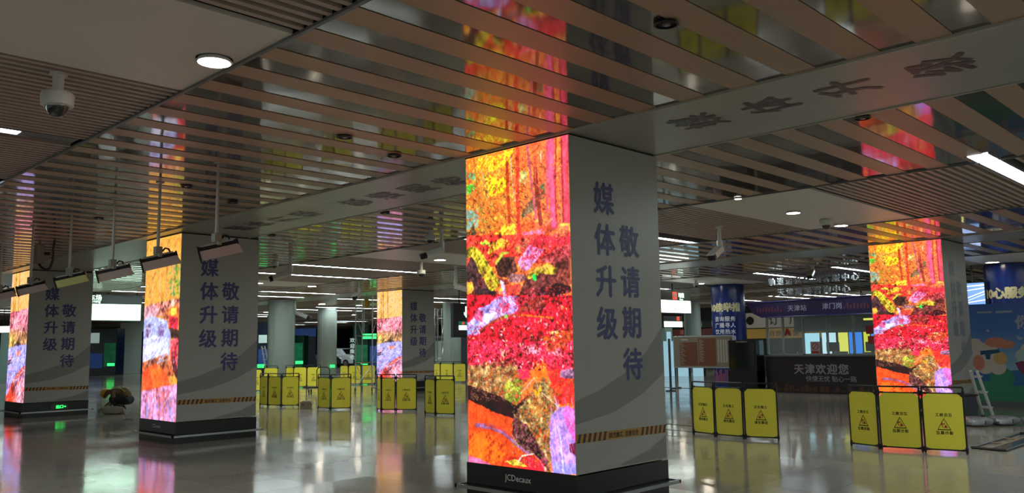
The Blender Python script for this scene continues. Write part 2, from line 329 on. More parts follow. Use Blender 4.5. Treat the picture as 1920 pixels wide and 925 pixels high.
PIC_CREEK = [
('d',"-1,85 95,88 108,110 12,120",'3fae3c',0.25),
('d',"-3,174 119,178 131,233 50,245 -4,234",'7fa89a',0.25),
('d',"0,47 110,51 109,80 0,72",'6a9a6a',0.25),
('d',"539,223 660,175 731,152 778,140 787,175 682,215 574,233",'4f5238',0.5),
('d',"732,140 778,136 777,159 719,159",'3c7a50',0.25),
('d',"556,88 617,85 615,124 555,124",'9aa15a',0.5),
('d',"-5,251 91,230 130,274 8,285",'4a3f2c',0.5),
('d',"216,71 408,93 419,131 278,150 201,108",'d9d024',0.4),
('d',"411,4 486,14 472,49 372,50",'e6e62a',0.4),
('d',"111,13 373,17 409,61 137,53",'f0b52a',0.4),
('d',"-5,268 489,252 994,256 989,340 -6,295",'e8552c',0.5),
('d',"364,253 501,244 511,293 235,283",'d6b52c',0.5),
('s',"91,7 122,102 159,188 209,282",14,'a8702a'),
('s',"429,46 432,124 446,237",28,'c24a22'),
('s',"536,2 527,150 536,282",30,'e2422c'),
('s',"626,2 662,132 698,240",20,'b05a6a'),
('s',"697,83 708,154 740,257",34,'8a3426'),
('s',"699,44 697,130",14,'d0503c'),
('s',"809,10 801,130 799,222",18,'e4566a'),
('s',"844,1 842,113 856,268",56,'f0608a'),
('s',"892,5 874,135 879,257",14,'a8342c'),
('s',"970,1 957,141 971,274",62,'ee5064'),
('s',"936,9 940,140 939,268",12,'9c2c28'),
('s',"909,7 899,83",22,'f0a020'),
('s',"468,25 475,106 504,173",6,'f0a8b8'),
('s',"901,156 928,268",8,'d8a060'),
('s',"164,42 227,118",6,'f08a8a'),
('s',"754,32 750,67",7,'ffd8d0'),
('s',"837,86 927,74",7,'f07a20'),
('s',"783,267 840,248",12,'f09a6a'),
('d',"523,317 573,272 771,282 792,310 677,326",'e86a9a',0.4),
('p',"2,260 997,302 992,391 834,381 -1,369",'e0382c',0.6),
('d',"143,288 235,288 260,305 156,301",'9fd23c',0.4),
('d',"233,333 349,322 462,307 363,286 248,297",'cfa02c',0.5),
('d',"884,265 982,267 994,294 947,314 870,314",'b87a3c',0.4),
('s',"917,271 988,273 990,294",16,'c8d83c'),
('p',"486,324 584,297 643,299 582,336 521,343",'b0703c',0.5),
('p',"520,369 630,318 768,340 686,375 603,399 555,396",'c48ac8',0.35),
('s',"569,359 675,355",12,'e8406a'),
('s',"677,317 747,308 859,318 990,320",50,'ee3440'),
('p',"709,372 835,347 995,328 992,389 834,383",'a84a4a',0.5),
('p',"-1,369 48,329 114,349 205,418 306,457 319,470 -3,461",'4a2e30',0.5),
('p',"1,306 62,296 116,307 181,335 345,426 294,449 243,451 140,391 88,348 48,329 7,340",'b8a42c',0.45),
('s',"115,315 232,390 313,437",26,'d8cc3c'),
('p',"297,368 374,331 485,347 519,396 408,414 321,405",'5a3428',0.5),
('s',"310,364 374,335 424,337",26,'b0b03c'),
('s',"399,344 485,343",24,'e0402c'),
('p',"-2,417 66,417 98,451 215,505 82,533 2,515",'6a342c',0.4),
('p',"-2,417 66,417 78,443 3,461",'f0a03c',0.3),
('p',"421,413 458,402 590,410 602,426 506,433 433,427",'b07a7a',0.4),
('p',"321,409 414,420 432,433 395,440 333,422",'8a3a34',0.3),
('p',"766,384 992,380 988,452 829,479 670,478",'7a3c30',0.5),
('p',"528,467 566,437 614,407 766,382 877,398 881,424 762,462 670,478 540,473",'6a3430',0.45),
('p',"602,419 650,397 789,381 883,402 854,419 719,411 625,427",'b4a030',0.5),
('s',"626,408 720,392 833,392",14,'d8b048'),
('p',"655,413 696,412 689,431 658,428",'2fe05a',0.2),
('p',"664,478 869,443 993,458 993,472 828,483",'2c1018',0.2),
('p',"395,440 548,436 529,463 443,471 400,468",'c8483c',0.25),
('p',"-3,457 1003,484 993,652 -8,648",'e8182c',0.7),
('d',"124,477 281,465 292,493 163,494",'f0203c',0.5),
('p',"319,470 528,475 514,522 391,537 200,560 134,589 -7,594 -6,553 69,537 110,509 241,492",'b4a0ee',0.3),
('p',"175,523 291,521 265,541 200,556",'e8e4ff',0.15),
('p',"-6,569 135,551 108,587 -7,590",'9ab4ff',0.2),
('p',"346,418 380,427 409,470 371,471",'d8ccff',0.2),
('d',"343,494 418,492 429,520 354,522",'c84870',0.5),
('p',"56,533 110,509 176,515 161,551",'c8507a',0.4),
('d',"467,477 576,477 716,480 622,501 514,514",'c82c4a',0.4),
('p',"496,525 599,490 681,478 752,488 762,515 644,524",'8c3a2c',0.5),
('s',"134,579 278,549 391,535 561,534",18,'a04a24'),
('d',"509,634 823,591 987,579 995,619 753,640 662,649",'a8501c',0.5),
('s',"770,309 772,310",1,'ee3440'),
('p',"-1,611 1004,619 999,705 -3,694",'ec2848',0.75),
('d',"749,697 1006,701 1003,803 848,801",'ee3030',0.5),
('d',"753,617 961,610 959,636 778,644",'b8542c',0.5),
('p',"892,701 1004,697 1002,727 878,723",'8a6080',0.5),
('d',"-3,689 177,684 460,672 556,729 555,770 482,816 339,791 0,757",'8a6a44',0.7),
('d',"355,749 542,725 555,770 482,816 397,799",'8a9a34',0.6),
('p',"0,752 339,786 483,812 575,783 553,810 453,851 293,838 142,819 2,805",'2c0a10',0.3),
('p',"2,800 143,817 293,838 453,851 450,908 656,955 773,1011 -4,1044",'e8501c',0.22),
('d',"-1,911 186,896 377,937 347,984 183,999 -3,992",'f07018',0.15),
('p',"79,880 201,886 94,889",'5a1410',0.2),
('s',"94,880 232,881 364,896 506,933 588,948",34,'a06a9a'),
('s',"187,877 350,887 450,912",16,'d04a3c'),
('p',"-3,977 137,987 258,1001 -3,1011",'e870a0',0.2),
('d',"553,801 638,751 653,733 754,728 824,767 848,806 780,864 790,924 776,1002 734,1000 656,955 547,941 443,908 453,844",'8a7048',0.7),
('p',"453,844 578,868 684,927 762,968 776,1002 656,955 547,941 443,908",'5a2c34',0.7),
('d',"581,797 744,785 769,829 607,841",'a0743c',0.6),
('p',"788,837 874,810 937,804 1006,812 1001,997 799,1001 780,924",'b48ae0',0.25),
('p',"925,805 1006,812 1004,909 946,877 898,826",'f06ac8',0.3),
('p',"944,915 1004,905 1005,943 955,936",'7a2040',0.3),
('p',"801,967 1001,968 1001,997 812,1001",'9a94f4',0.2),
('s',"852,862 880,921 889,993",14,'d0c4ff'),
('s',"820,845 842,922",10,'f08ab0'),
('d',"332,984 448,971 602,957 709,970 747,1008 517,1000",'e01c34',0.4),
('p',"361,983 490,974 586,992 447,993",'ffd84a',0.3),
('s',"493,980 532,961 636,951",7,'fff0f0'),
('s',"636,951 696,971 747,1003",5,'e08a9a'),
('p',"611,756 692,764 706,742 719,768 664,787 651,769",'f0a81c',0.2),
('s',"725,770 867,810",6,'f0c0b0'),
('s',"653,726 533,772",6,'f0b0b0'),
('d',"641,684 736,675 774,715 720,728 653,715",'e07020',0.3),
('d',"487,707 613,697 611,738 528,734",'f02868',0.3),
('d',"539,638 671,626 724,653 587,657",'ff9ab0',0.3),
('d',"764,653 883,636 907,666 817,658",'ff9aa8',0.3),
('d',"344,642 446,647 358,670",'ff9080',0.3),
('d',"767,587 846,580 911,589 823,595",'ffd070',0.2),
('d',"735,560 802,565 768,576",'ffc0d0',0.2),
('d',"871,514 958,516 957,527 925,528",'ffc070',0.2),
('d',"560,565 631,570 642,582 571,577",'ff9ab8',0.3),
('s',"228,512 292,515 342,530 428,551",4,'7a3a4a'),
('p',"379,531 416,531 410,543 381,541",'8aff5a',0.2),
('s',"549,534 667,540 825,547",14,'f07a28'),
]

def picture_creek():
    p = Pic(230, 505, 3)
    forest_bg(p, ['5a2a20', 'a04a28', 'e8642c', 'f08c34', 'e86a3c', 'f0b83a', 'e8d448', 'f09ab0'], 400)
    p.dabs(900, (0, 0, 640, 330), ['f0c030', 'f09a2c', 'e8e040', 'c8c030', 'f8b060'], 2, 5, 1)
    p.dabs(900, (500, 0, 1000, 340), ['f05a4a', 'f0803c', 'f8a040', 'e84a5a', 'e8c040'], 2, 6, 1, .8)
    p.dabs(260, (0, 60, 300, 340), ['5fae4a', 'a8c84a', '6a9a7a', '3f5a30'], 2, 6, 1, .8)
    p.dabs(500, (0, 60, 1000, 340), ['6a3024', 'a03a28', '4a3428'], 3, 9, 1, .75)
    p.run(PIC_CREEK[:18]); 
    p.dabs(700, (0, 0, 1000, 300), ['f0b030', 'e87a2c', 'f8d060', 'd84a30', 'a8b838'], 1, 3, 1)
    p.run(PIC_CREEK[18:38])
    p.dabs(450, (0, 280, 1000, 400), ['f03a3a', 'e8582c', 'f08a3a', 'd8b83a', 'f06a8a', 'a02a2a'], 2, 5, 1)
    p.run(PIC_CREEK[38:])
    rd = ['f02038', 'ff3a5a', 'ff6a8a', 'd81028', '8a0618', 'b00c24', 'ff5038', 'ff9ab0', '5a0410']
    for bx, n in (((540, 300, 1000, 365), 420), ((300, 455, 1000, 560), 900), ((0, 560, 1000, 690), 2000), ((560, 640, 1000, 700), 120), ((120, 380, 330, 440), 50)):
        p.dabs(n, bx, rd, 1, 4, 1)
    p.dabs(60, (60, 520, 1000, 700), ['ffb0c0', 'ffd0d8', 'ffc080'], 2, 4, 2)
    p.dabs(500, (30, 700, 480, 800), ['b8a04a', 'd88a7a', '7a8a34', 'e0b0a0', '5a4a24', 'c0604a'], 1, 3, 1)
    p.dabs(620, (440, 740, 780, 990), ['d0a090', 'a8b048', 'e0b8a8', '5a2a34', '3a141c', 'c07a6a', '8aa040'], 1, 3, 1)
    p.dabs(60, (780, 790, 980, 990), ['d8c8ff', 'f0a0e0', 'a090f0'], 8, 22, 1, 1.5)
    p.run([o for o in PIC_CREEK if o[0] == 's' and o[2] < 8]); p.soften(.55)
    k = (np.clip((p.U-350)/650, 0, 1)*np.clip((460-p.V)/200, 0, 1))[..., None]; p.im = np.clip(p.im*(1-.35*k)+k*.35*np.array([1.0, .42, .5])*(.45+p.im.mean(2, keepdims=True)), 0, 1)
    p.im = np.clip((p.im-.5)*1.12+.5-.02, 0, 1)
    return p
def picture_falls():
    p = Pic(110, 250, 5)
    forest_bg(p, ['6a3a20', 'a8642c', 'd88a34', 'e8a83c', 'c8b04a', 'e87a3c', 'f0c860'], 380)
    p.dabs(300, (0, 0, 1000, 360), ['e8b040', 'f0905a', '8aa050', 'f8d070', 'c86a38'], 1, 4, 1)
    p.dabs(60, (700, 150, 1000, 330), ['5a9a4a', '3f8a3c', '9ac040'], 2, 5, 2)
    R = [('s', '220,100 230,380', 18, 'e0a890'), ('s', '430,60 440,350', 12, 'e0a890'), ('s', '620,40 630,330', 26, 'd88a5a'), ('s', '780,120 790,330', 16, 'f0b0a0'),
         ('p', '0,370 1000,350 1000,430 0,440', 'e88a7a', .6), ('p', '0,390 300,370 420,400 300,450 0,450', 'd89aa8', .5), ('p', '540,410 700,400 780,440 640,480 520,450', 'b0603a', .5),
         ('p', '0,450 200,430 480,450 700,470 780,520 760,690 400,720 0,760', 'a8b0f8', .25), ('p', '60,490 160,470 220,500 190,560 90,560', '8a6a9a', .4), ('p', '420,490 560,480 600,520 560,570 430,560', '7a5a9a', .4),
         ('p', '0,560 300,540 740,560 730,660 0,700', 'dce0ff', .15), ('p', '100,580 380,600 360,640 80,640', 'f4f4ff', .1),
         ('p', '680,400 960,380 1000,440 1000,580 700,500', 'e8702c', .4), ('p', '760,400 900,400 920,430 780,440', 'f0e050', .3), ('p', '720,440 960,450 980,510 760,520', 'e8304a', .5), ('p', '740,500 1000,520 1000,570 800,560', '3a2418', .4),
         ('p', '780,570 1000,560 1000,760 800,700', 'e8404a', .7), ('p', '840,640 1000,720 1000,780 840,720', '4a1a20', .4),
         ('p', '0,690 400,660 700,640 860,700 900,760 0,760', 'a8502c', .5), ('p', '0,760 140,720 400,700 700,740 820,820 840,900 600,860 200,880 0,900', 'f04a20', .3), ('p', '260,730 560,710 640,800 500,860 300,820', 'ff6a24', .2),
         ('p', '0,850 1000,800 1000,1000 0,1000', 'd88ac0', .4), ('s', '200,860 180,1000', 50, 'a8a0f0'), ('s', '420,870 400,1000', 40, 'f0b0e0'), ('s', '650,850 660,1000', 50, 'f06a50'), ('s', '850,860 870,1000', 50, 'b0a0f0'), ('s', '520,880 540,1000', 30, 'e84a3a')]
    p.run(R); p.dabs(90, (740, 560, 1000, 720), ['ff5a6a', 'ffc0c8', 'e0203a', 'fff0e8'], 2, 4, 1); p.dabs(120, (60, 760, 900, 920), ['ff8050', 'e83a18', 'ff5030', 'c83a1c'], 3, 8, 1, 1.3)
    p.dabs(60, (0, 370, 600, 440), ['e04a5a', 'f0a0a8', 'f8d0c8'], 2, 4, 1); p.dabs(220, (0, 455, 720, 700), ['c8c8ff', 'ffffff', '8a90e8', 'e0e0ff', '9a80d0'], 4, 14, 1, -.5); p.dabs(120, (0, 880, 1000, 1000), ['c8a0f0', 'f8c0e0', 'e0503c', '9a90f0'], 5, 16, 1, 1.45)
    p.soften(.8); p.soften(.6); return p
def picture_river():
    p = Pic(90, 205, 9)
    forest_bg(p, ['a8642c', 'd8923c', 'e8b050', 'f0c070', 'e8a080', 'f8d8a0'], 380)
    p.dabs(200, (500, 0, 1000, 330), ['f0c050', 'f0a070', 'c8a050', 'f8e0a0'], 1, 4, 1)
    R = [('s', '160,0 180,330', 60, 'e0a048'), ('s', '250,0 260,350', 30, 'b87838'), ('s', '430,0 440,360', 36, 'c87c40'), ('s', '640,0 640,250', 20, 'f0c080'), ('s', '70,0 60,330', 40, 'f8c0b0'),
         ('p', '0,310 1000,290 1000,460 0,470', 'e86a80', .6), ('p', '0,450 300,430 500,480 460,590 0,590', 'b08848', .5), ('p', '340,460 560,420 700,470 1000,440 1000,590 520,570 400,530', 'a87850', .5),
         ('p', '300,560 520,540 700,560 500,600', '4a3038', .4), ('p', '0,590 460,570 1000,560 1000,800 600,870 0,980', 'a09af0', .3),
         ('p', '430,620 700,600 740,640 500,660', 'f09080', .4), ('p', '0,680 260,670 250,700 60,720 0,710', '3a2a44', .3), ('p', '50,650 300,640 260,670 60,680', 'e0a0c0', .4),
         ('p', '0,980 300,860 560,780 800,740 1000,720 1000,1000 0,1000', 'f0503c', .5), ('p', '200,930 500,820 700,800 500,900 300,970', '7a2430', .4), ('p', '0,960 300,900 400,1000 0,1000', 'f83a18', .2),
         ('p', '500,880 1000,800 1000,1000 620,1000', 'f0a0b8', .4), ('p', '620,820 1000,760 1000,800 700,850', 'c06a90', .4)]
    p.run(R); p.dabs(170, (0, 310, 1000, 470), ['ff9ab0', 'e83a5a', 'fff0f0', 'c85a6a', 'f8c8b8'], 4, 12, 1); p.dabs(90, (0, 600, 1000, 850), ['c8c8ff', 'e0d8ff', 'e8a8d8', '7a80d8'], 8, 26, 1, -.45)
    p.dabs(60, (0, 800, 1000, 990), ['ff6a3a', 'e0303a', 'ffb0c8'], 4, 12, 1, -.6)
    p.soften(.4); return p
def screen_material():
    m = bpy.data.materials.new('led_screen'); m.use_nodes = True; nt = m.node_tree; b = nt.nodes['Principled BSDF']
    at = nt.nodes.new('ShaderNodeVertexColor'); at.layer_name = 'pixels'
    b.inputs['Base Color'].default_value = (.01, .01, .01, 1); b.inputs['Roughness'].default_value = .5
    nt.links.new(at.outputs[0], b.inputs['Emission Color']); b.inputs['Emission Strength'].default_value = SCREEN
    return m
LED = screen_material()
WCOL, BCOL = 1.5, .373
def screen_mesh(p):                           # a screen of WCOL x (H-BCOL) metres, one vertex for each block of LEDs
    w, h = p.w, p.h; me = bpy.data.meshes.new('led_screen')
    jj, ii = np.mgrid[0:h, 0:w]
    co = np.zeros((h*w, 3)); co[:, 1] = (1-(ii/(w-1))).ravel()*WCOL; co[:, 2] = H-.035-(jj/(h-1)).ravel()*(H-.035-BCOL)
    q = (jj[:-1, :-1]*w+ii[:-1, :-1]).ravel(); faces = np.stack([q, q+w, q+w+1, q+1], 1)
    me.vertices.add(h*w); me.vertices.foreach_set('co', co.ravel()); n = len(faces)
    me.loops.add(4*n); me.loops.foreach_set('vertex_index', faces.ravel().astype(np.int32))
    me.polygons.add(n); me.polygons.foreach_set('loop_start', np.arange(0, 4*n, 4, dtype=np.int32)); me.update(calc_edges=True)
    ca = me.color_attributes.new('pixels', 'FLOAT_COLOR', 'POINT')
    c = np.clip(p.im.reshape(-1, 3), 0, 1); l = np.where(c <= .04045, c/12.92, ((c+.055)/1.055)**2.4)
    g = l.mean(1, keepdims=True); l = np.clip(g+(l-g)*1.0+.006, 0, 1.3)
    ca.data.foreach_set('color', np.concatenate([l, np.ones((len(l), 1))], 1).ravel()); me.materials.append(LED)
    return me
CREEK, FALLS, RIVER = screen_mesh(picture_creek()), screen_mesh(picture_falls()), screen_mesh(picture_river())
# ================================================================ advertising columns
PURPLE = mat('purple_lettering', '45427a', .45); BANDY = mat('amber_tape', 'b98b45', .45); BANDD = mat('dark_stripe', '4a2a22', .5)
SW1 = mat('swoosh_grey', '8b8882', .38); SW2 = mat('swoosh_light', 'b0ada5', .38); LOGO = mat('logo_white', 'd0d0d0', .4)
def column(label, x, y, screen, exit_sign=False, logo=True, ink=None):
    w = WCOL; t = thing('advertising_column', label, 'column', (x, y, 0))
    obj('core', MB().box(x+.01, x+w-.002, y+.01, y+w-.002, BCOL, H-.03), DARK, t)
    so = bpy.data.objects.new('led_screen', screen); COL.objects.link(so); so.parent = t
    obj('screen_frame', MB().box(x-.004, x+.02, y-.006, y+w+.006, H-.035, H-.02), BLACK, t)
    obj('screen_frame', MB().box(x-.01, x+.02, y-.01, y+w+.01, BCOL-.012, BCOL), BLACK, t)
    cl = MB().box(x, x+w, y-.004, y+.01, BCOL, H-.035).box(x+w-.01, x+w+.004, y, y+w, BCOL, H-.035).box(x, x+w, y+w-.01, y+w+.004, BCOL, H-.035)
    vp = obj('vinyl_cladding', cl, VINYL, t)
    obj('top_seam', MB().box(x+.02, x+w-.01, y+.02, y+w-.01, H-.035, H+.01), VOID, t)
    P = lambda u, z: V((x+u, y-.004, z))
    # printed swooshes
    a = [P(0.0, 1.06), P(.35, 1.14), P(.8, 1.30), P(1.2, 1.52), P(w, 1.78), P(w, 1.28), P(1.1, 1.08), P(.6, .92), P(0, .84)]
    obj('printed_swoosh', MB().prism([q+V((0, -.0012, 0)) for q in a], (0, .001, 0)), SW1, vp)
    a = [P(.25, .42), P(.8, .58), P(1.2, .72), P(w, .9), P(w, .66), P(1.2, .54), P(.7, .42)]
    obj('printed_swoosh', MB().prism([q+V((0, -.0012, 0)) for q in a], (0, .001, 0)), SW2, vp)
    a = [P(.7, .40), P(1.2, .50), P(w, .62), P(w, .385), P(.7, .385)]
    obj('printed_swoosh', MB().prism([q+V((0, -.0012, 0)) for q in a], (0, .001, 0)), SW1, vp)
    mb = MB()
    for i, ch in enumerate('媒体升级'): text(mb, ch, P(.535, 3.086-.4255*i), (1, 0, 0), (0, 0, 1), .345, .028)
    for i, ch in enumerate('敬请期待'): text(mb, ch, P(.948, 2.672-.4265*i), (1, 0, 0), (0, 0, 1), .345, .028)
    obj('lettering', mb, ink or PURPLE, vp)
    tp = obj('warning_tape', MB().prism([P(0, .665)+V((0, -.002, 0)), P(w, .648)+V((0, -.002, 0)), P(w, .732)+V((0, -.002, 0)), P(0, .749)+V((0, -.002, 0))], (0, .001, 0)), BANDY, vp)
    mb = MB()
    for i in range(19):
        u = .02+i*.079
        if .46 < u < 1.02: continue
        z0 = .665-.017*u/w
        mb.prism([P(u, z0)+V((0, -.0035, 0)), P(u+.035, z0)+V((0, -.0035, 0)), P(u+.06, z0+.084)+V((0, -.0035, 0)), P(u+.025, z0+.084)+V((0, -.0035, 0))], (0, .001, 0))
    text(mb, '前方施工  注意安全', P(.755, .6985)+V((0, -.002, 0)), (1, 0, -.011), (0, 0, 1), .058, .02)
    obj('tape_print', mb, BANDD, vp)
    obj('plinth', MB().box(x-.012, x+w+.012, y-.012, y+w+.012, 0, BCOL-.012), PLINTH, t)
    o = .105
    rl = MB()
    for (a0, a1, b0, b1) in ((x-o, x+w+o, y-o, y-o+.03), (x-o, x+w+o, y+w+o-.03, y+w+o), (x-o, x-o+.03, y-o, y+w+o), (x+w+o-.03, x+w+o, y-o, y+w+o)): rl.box(a0, a1, b0, b1, .115, .15)
    obj('bumper_rail', rl, STEEL, t); 
    sh = MB().box(x-o+.03, x+w+o-.03, y-o+.03, y-.013, .125, .14).box(x-o+.03, x+w+o-.03, y+w+.013, y+w+o-.03, .125, .14).box(x-o+.03, x-.013, y-o+.03, y+w+o-.03, .125, .14).box(x+w+.013, x+w+o-.03, y-o+.03, y+w+o-.03, .125, .14)
    obj('rail_ledge', sh, BLACK, t)
    if logo: obj('maker_lettering', text(MB(), 'JCDecaux', V((x-.013, y+.755, .262)), (0, -1, 0), (0, 0, 1), .088, .012), LOGO, t)
    if exit_sign:
        e = obj('exit_sign', MB().box(x+.62, x+1.02, y-.03, y-.012, .175, .30), mat('sign_grey', '4a5048', .4), t)
        mb = MB(); text(mb, '出口', (x+.82, y-.031, .237), (1, 0, 0), (0, 0, 1), .09, .03); mb.prism([(x+.90, y-.033, .23), (x+.94, y-.033, .23), (x+.94, y-.033, .215), (x+.98, y-.033, .238), (x+.94, y-.033, .26), (x+.94, y-.033, .245), (x+.90, y-.033, .245)], (0, .001, 0))
        obj('glowing_symbol', mb, mat('green_glow', '30e060', .4, emit=2.2, ecol='28f060'), e)
    return t
column('Nearest square column with bright red creek screen, maker lettering on its black plinth', 6.18, 5.217, CREEK)
column('Square column at left showing white waterfall and orange boulder on its screen', 6.41, 14.41, FALLS)
column('Leftmost square column with a green exit sign glowing on its black plinth', 6.50, 23.25, RIVER, True, False)
column('Small distant square column behind two yellow barriers, lavender river on its screen', 18.85, 23.95, RIVER, logo=False)
column('Square column at right behind a yellow barrier, red creek picture lit beside the blue wall', 18.60, 5.63, CREEK, logo=False, ink=mat('faded_lettering', '8a8890', .4))  # lettering colour paled to stand for glare washing over this face
# lettering on the underside of the beam
beam = next(o for o in bpy.data.objects if o.name.startswith('ceiling') and o.type == 'MESH' and abs(min(v.co.x for v in o.data.vertices)-6.18) < .01)
mb = MB()
for ch, yy in zip('媒体升级', (4.12, 3.39, 2.70, 1.97)): text(mb, ch, (6.79, yy, H-.012), (-1, 0, 0), (0, 1, 0), .50, .03)
for ch, yy in zip('媒体升级敬请期待', (13.32, 12.68, 11.98, 11.28, 9.91, 9.2, 8.49, 7.82)): text(mb, ch, (6.95, yy, H-.012), (-1, 0, 0), (0, 1, 0), .50, .03)
obj('lettering', mb, mat('beam_lettering', '4b4048', .4), beam)
RR = V((_r.x, _r.y, 0)).normalized(); FF = V((_f.x, _f.y, 0)).normalized(); UZ = V((0, 0, 1))
# ================================================================ ceiling fixtures
LTUBE = lamp_mat('tube_glow', 'e2f1f2', TUBE); LDOWN = lamp_mat('downlight_glow', 'fff2dc', DOWN)
def linear_light(x0, x1, y, label, group=None, w=.16, dark=.3):
    t = thing('linear_ceiling_light', label, 'ceiling light', (x0, y, H), group)
    obj('housing', MB().box(x0, x1, y-w/2-.03, y-w/2, H-.012, H+.08).box(x0, x1, y+w/2, y+w/2+.03, H-.012, H+.08).box(x0, x1, y-w/2, y+w/2, H+.01, H+.08), TRIM, t)
    d = MB().box(x0+dark, x1-.06, y-w/2, y+w/2, H-.008, H+.008)
    if dark > .05: d.box(x0+.02, x0+dark-.05, y-w/2, y+w/2, H-.008, H+.008)
    obj('diffuser', d, LTUBE, t)
    return t
linear_light(10.5, 15.2, 2.72, 'Broad bluish linear ceiling light among brown slats at the upper right edge', w=.22, dark=.16)
t = thing('linear_ceiling_light', 'Linear ceiling light in the slats at far upper left, its near end unlit', 'ceiling light', (-1.45, 8.8, H))
obj('housing', MB().box(-1.45, 2.8, 8.69, 8.72, H-.012, H+.08).box(-1.45, 2.8, 8.88, 8.91, H-.012, H+.08).box(-1.45, 2.8, 8.72, 8.88, H+.01, H+.08).box(2.3, 2.8, 8.72, 8.88, H-.006, H+.01), TRIM, t)
obj('diffuser', MB().box(-1.4, 2.3, 8.72, 8.88, H-.008, H+.009), LTUBE, t)
linear_light(-1.45, 2.8, 2.4, 'Linear light in the slatted ceiling over the camera', 'linear lights out of view')
for y in (-.5, -6.6): linear_light(-1.45, 2.8, y, 'Linear light in the slatted ceiling over the camera', 'linear lights out of view')  # out-of-view lights added to brighten the column faces
for y in (-.6, -3.4, -6.5): linear_light(23.35, 27.6, y, 'Linear light in the slatted ceiling behind the right edge of the view', 'linear lights right of the frame, farther bay')  # unseen lights, added to light the lettered face of the right column
for y in (-.6, -3.4, -6.5): linear_light(10.95, 15.2, y, 'Linear light in the slatted ceiling right of the camera', 'linear lights right of the frame')  # nearer unseen bay, also added for more light on the column faces
linear_light(-1.45, 2.8, 11.6, 'Linear light at the far left edge beside the slats, half cut off by the frame')
FARL = 'long linear lights of the far slatted ceiling'
names = {9.45: 'Short visible linear light under the slats right of the nearest square column',
         18.36: 'Longest bluish linear light of the middle ceiling, left of the small distant column',
         20.95: 'Second linear light behind the longest one in the middle ceiling'}
tubes = []
for x0, x1, ys in ((10.95, 15.2, (9.45, 11.95, 18.36, 20.95, 27.6, 30.1, 36.8, 39.5, 46.3, 48.9)), (23.35, 27.6, (2.7, 10.0, 12.45, 18.36, 21.0, 27.6, 30.1, 36.8, 39.5, 46.3, 48.9, 55.4, 58)), (35.75, 40.0, (2.7, 5.0, 7.2, 13.4, 15.7, 17.0, 9.5, 11.95, 18.4, 21, 27.6, 30.1, 36.8, 39.5, 46.3, 48.9, 55.4, 58, 64.5, 67))):
    for y in ys:
        if x0 < 11 and y in names: linear_light(x0, x1, y, names[y], dark=.02 if y > 10 else .3)
        else: tubes.append((x0, x1, y))
# some of the far ones run on without a gap
tubes += [(15.3, 18.5, 27.6), (15.3, 23.2, 30.1), (27.7, 31, 39.5)]
for x0, x1, y in tubes: linear_light(x0, x1, y, 'Thin linear light glowing white across the distant ceiling of the hall', FARL, dark=.02)
def downlight(x, y, label, on=True, r=.095, group=None):
    t = thing('downlight' if on else 'recessed_spotlight', label, 'downlight' if on else 'spotlight', (x, y, H), group)
    if on:
        obj('rim', MB().lathe((x, y, H), [(r+.015, -.022), (r, -.03), (r, -.002), (r+.015, -.002)], 28, False), WHITE, t, True)
        obj('glowing_disc', MB().lathe((x, y, H), [(r-.001, -.026), (r-.001, -.02)], 28), LDOWN, t)
    else:
        obj('rim', MB().lathe((x, y, H), [(r, -.02), (r*.8, -.024), (r*.8, -.002), (r, -.002)], 24, False), DARK, t, True)
        obj('reflector', MB().lathe((x, y, H), [(r*.8, -.012), (r*.8, -.006)], 24), mat('void_black', '050505', .6), t)
        obj('lamp_bulb', MB().lathe((x, y, H), [(.004, -.028), (.028, -.024), (.03, -.012), (.02, -.011)], 12), mat('bulb_grey', '6f6d60', .2), t, True)
    return t
downlight(2.70, 5.62, 'Dazzling round downlight at the edge of the white panel, upper left', r=.115)
downlight(12.85, 6.09, 'Bright downlight in the white panel, middle of three right of the nearest column', r=.105)
downlight(14.98, 6.2, 'Downlight glowing beside the dome camera at the corner of the right slats', r=.11)
downlight(10.92, 6.01, 'Small dim downlight where the planks end beside the white panel', r=.05)
downlight(13.13, 15.22, 'Round downlight above the bullet camera left of the nearest square column', r=.14)
downlight(13.25, 24.1, 'Downlight in the white strip at far left of the middle hall', r=.13)
downlight(15.34, 24.35, 'Downlight in the white strip right of the two left round pillars', r=.14)
for x, y in ((22.0, 34.05), (24.1, 34.03), (24.04, 42.79), (26.5, 43.25), (30.8, 43.96), (25.8, 15.85), (25.67, 6.5), (37.3, 24.3), (39, 15), (37.5, 33.5)):
    downlight(x, y, 'Small distant round downlight glowing warm in the far ceiling', r=.16, group='distant round downlights')
for x, y, l in ((4.66, 6.84, 'Unlit recessed spotlight in the planks left of the nearest screen, topmost of a pair'), (5.53, 7.17, 'Unlit recessed spotlight in the planks, nearest to the left top corner of the big screen'),
                (4.51, 2.94, 'Large unlit recessed spotlight in the planks at the top, showing its grey bulb'), (7.54+.3, 2.98, 'Unlit recessed spotlight just behind the beam between two printed characters'),
                (4.62, 10.28, 'Unlit recessed spotlight in the planks above the left screen column'), (5.63, 11.03, 'Unlit recessed spotlight between the hanging floodlight rod and the beam'),
                (4.76, 13.7, 'Unlit recessed spotlight left of the waterfall column, high in the planks'), (7.85, 10.41, 'Unlit recessed spotlight behind the beam under its pink reflection'), (7.85, 13.84, 'Unlit recessed spotlight behind the beam beside the waterfall column')):
    downlight(x, y, l, False, .085)
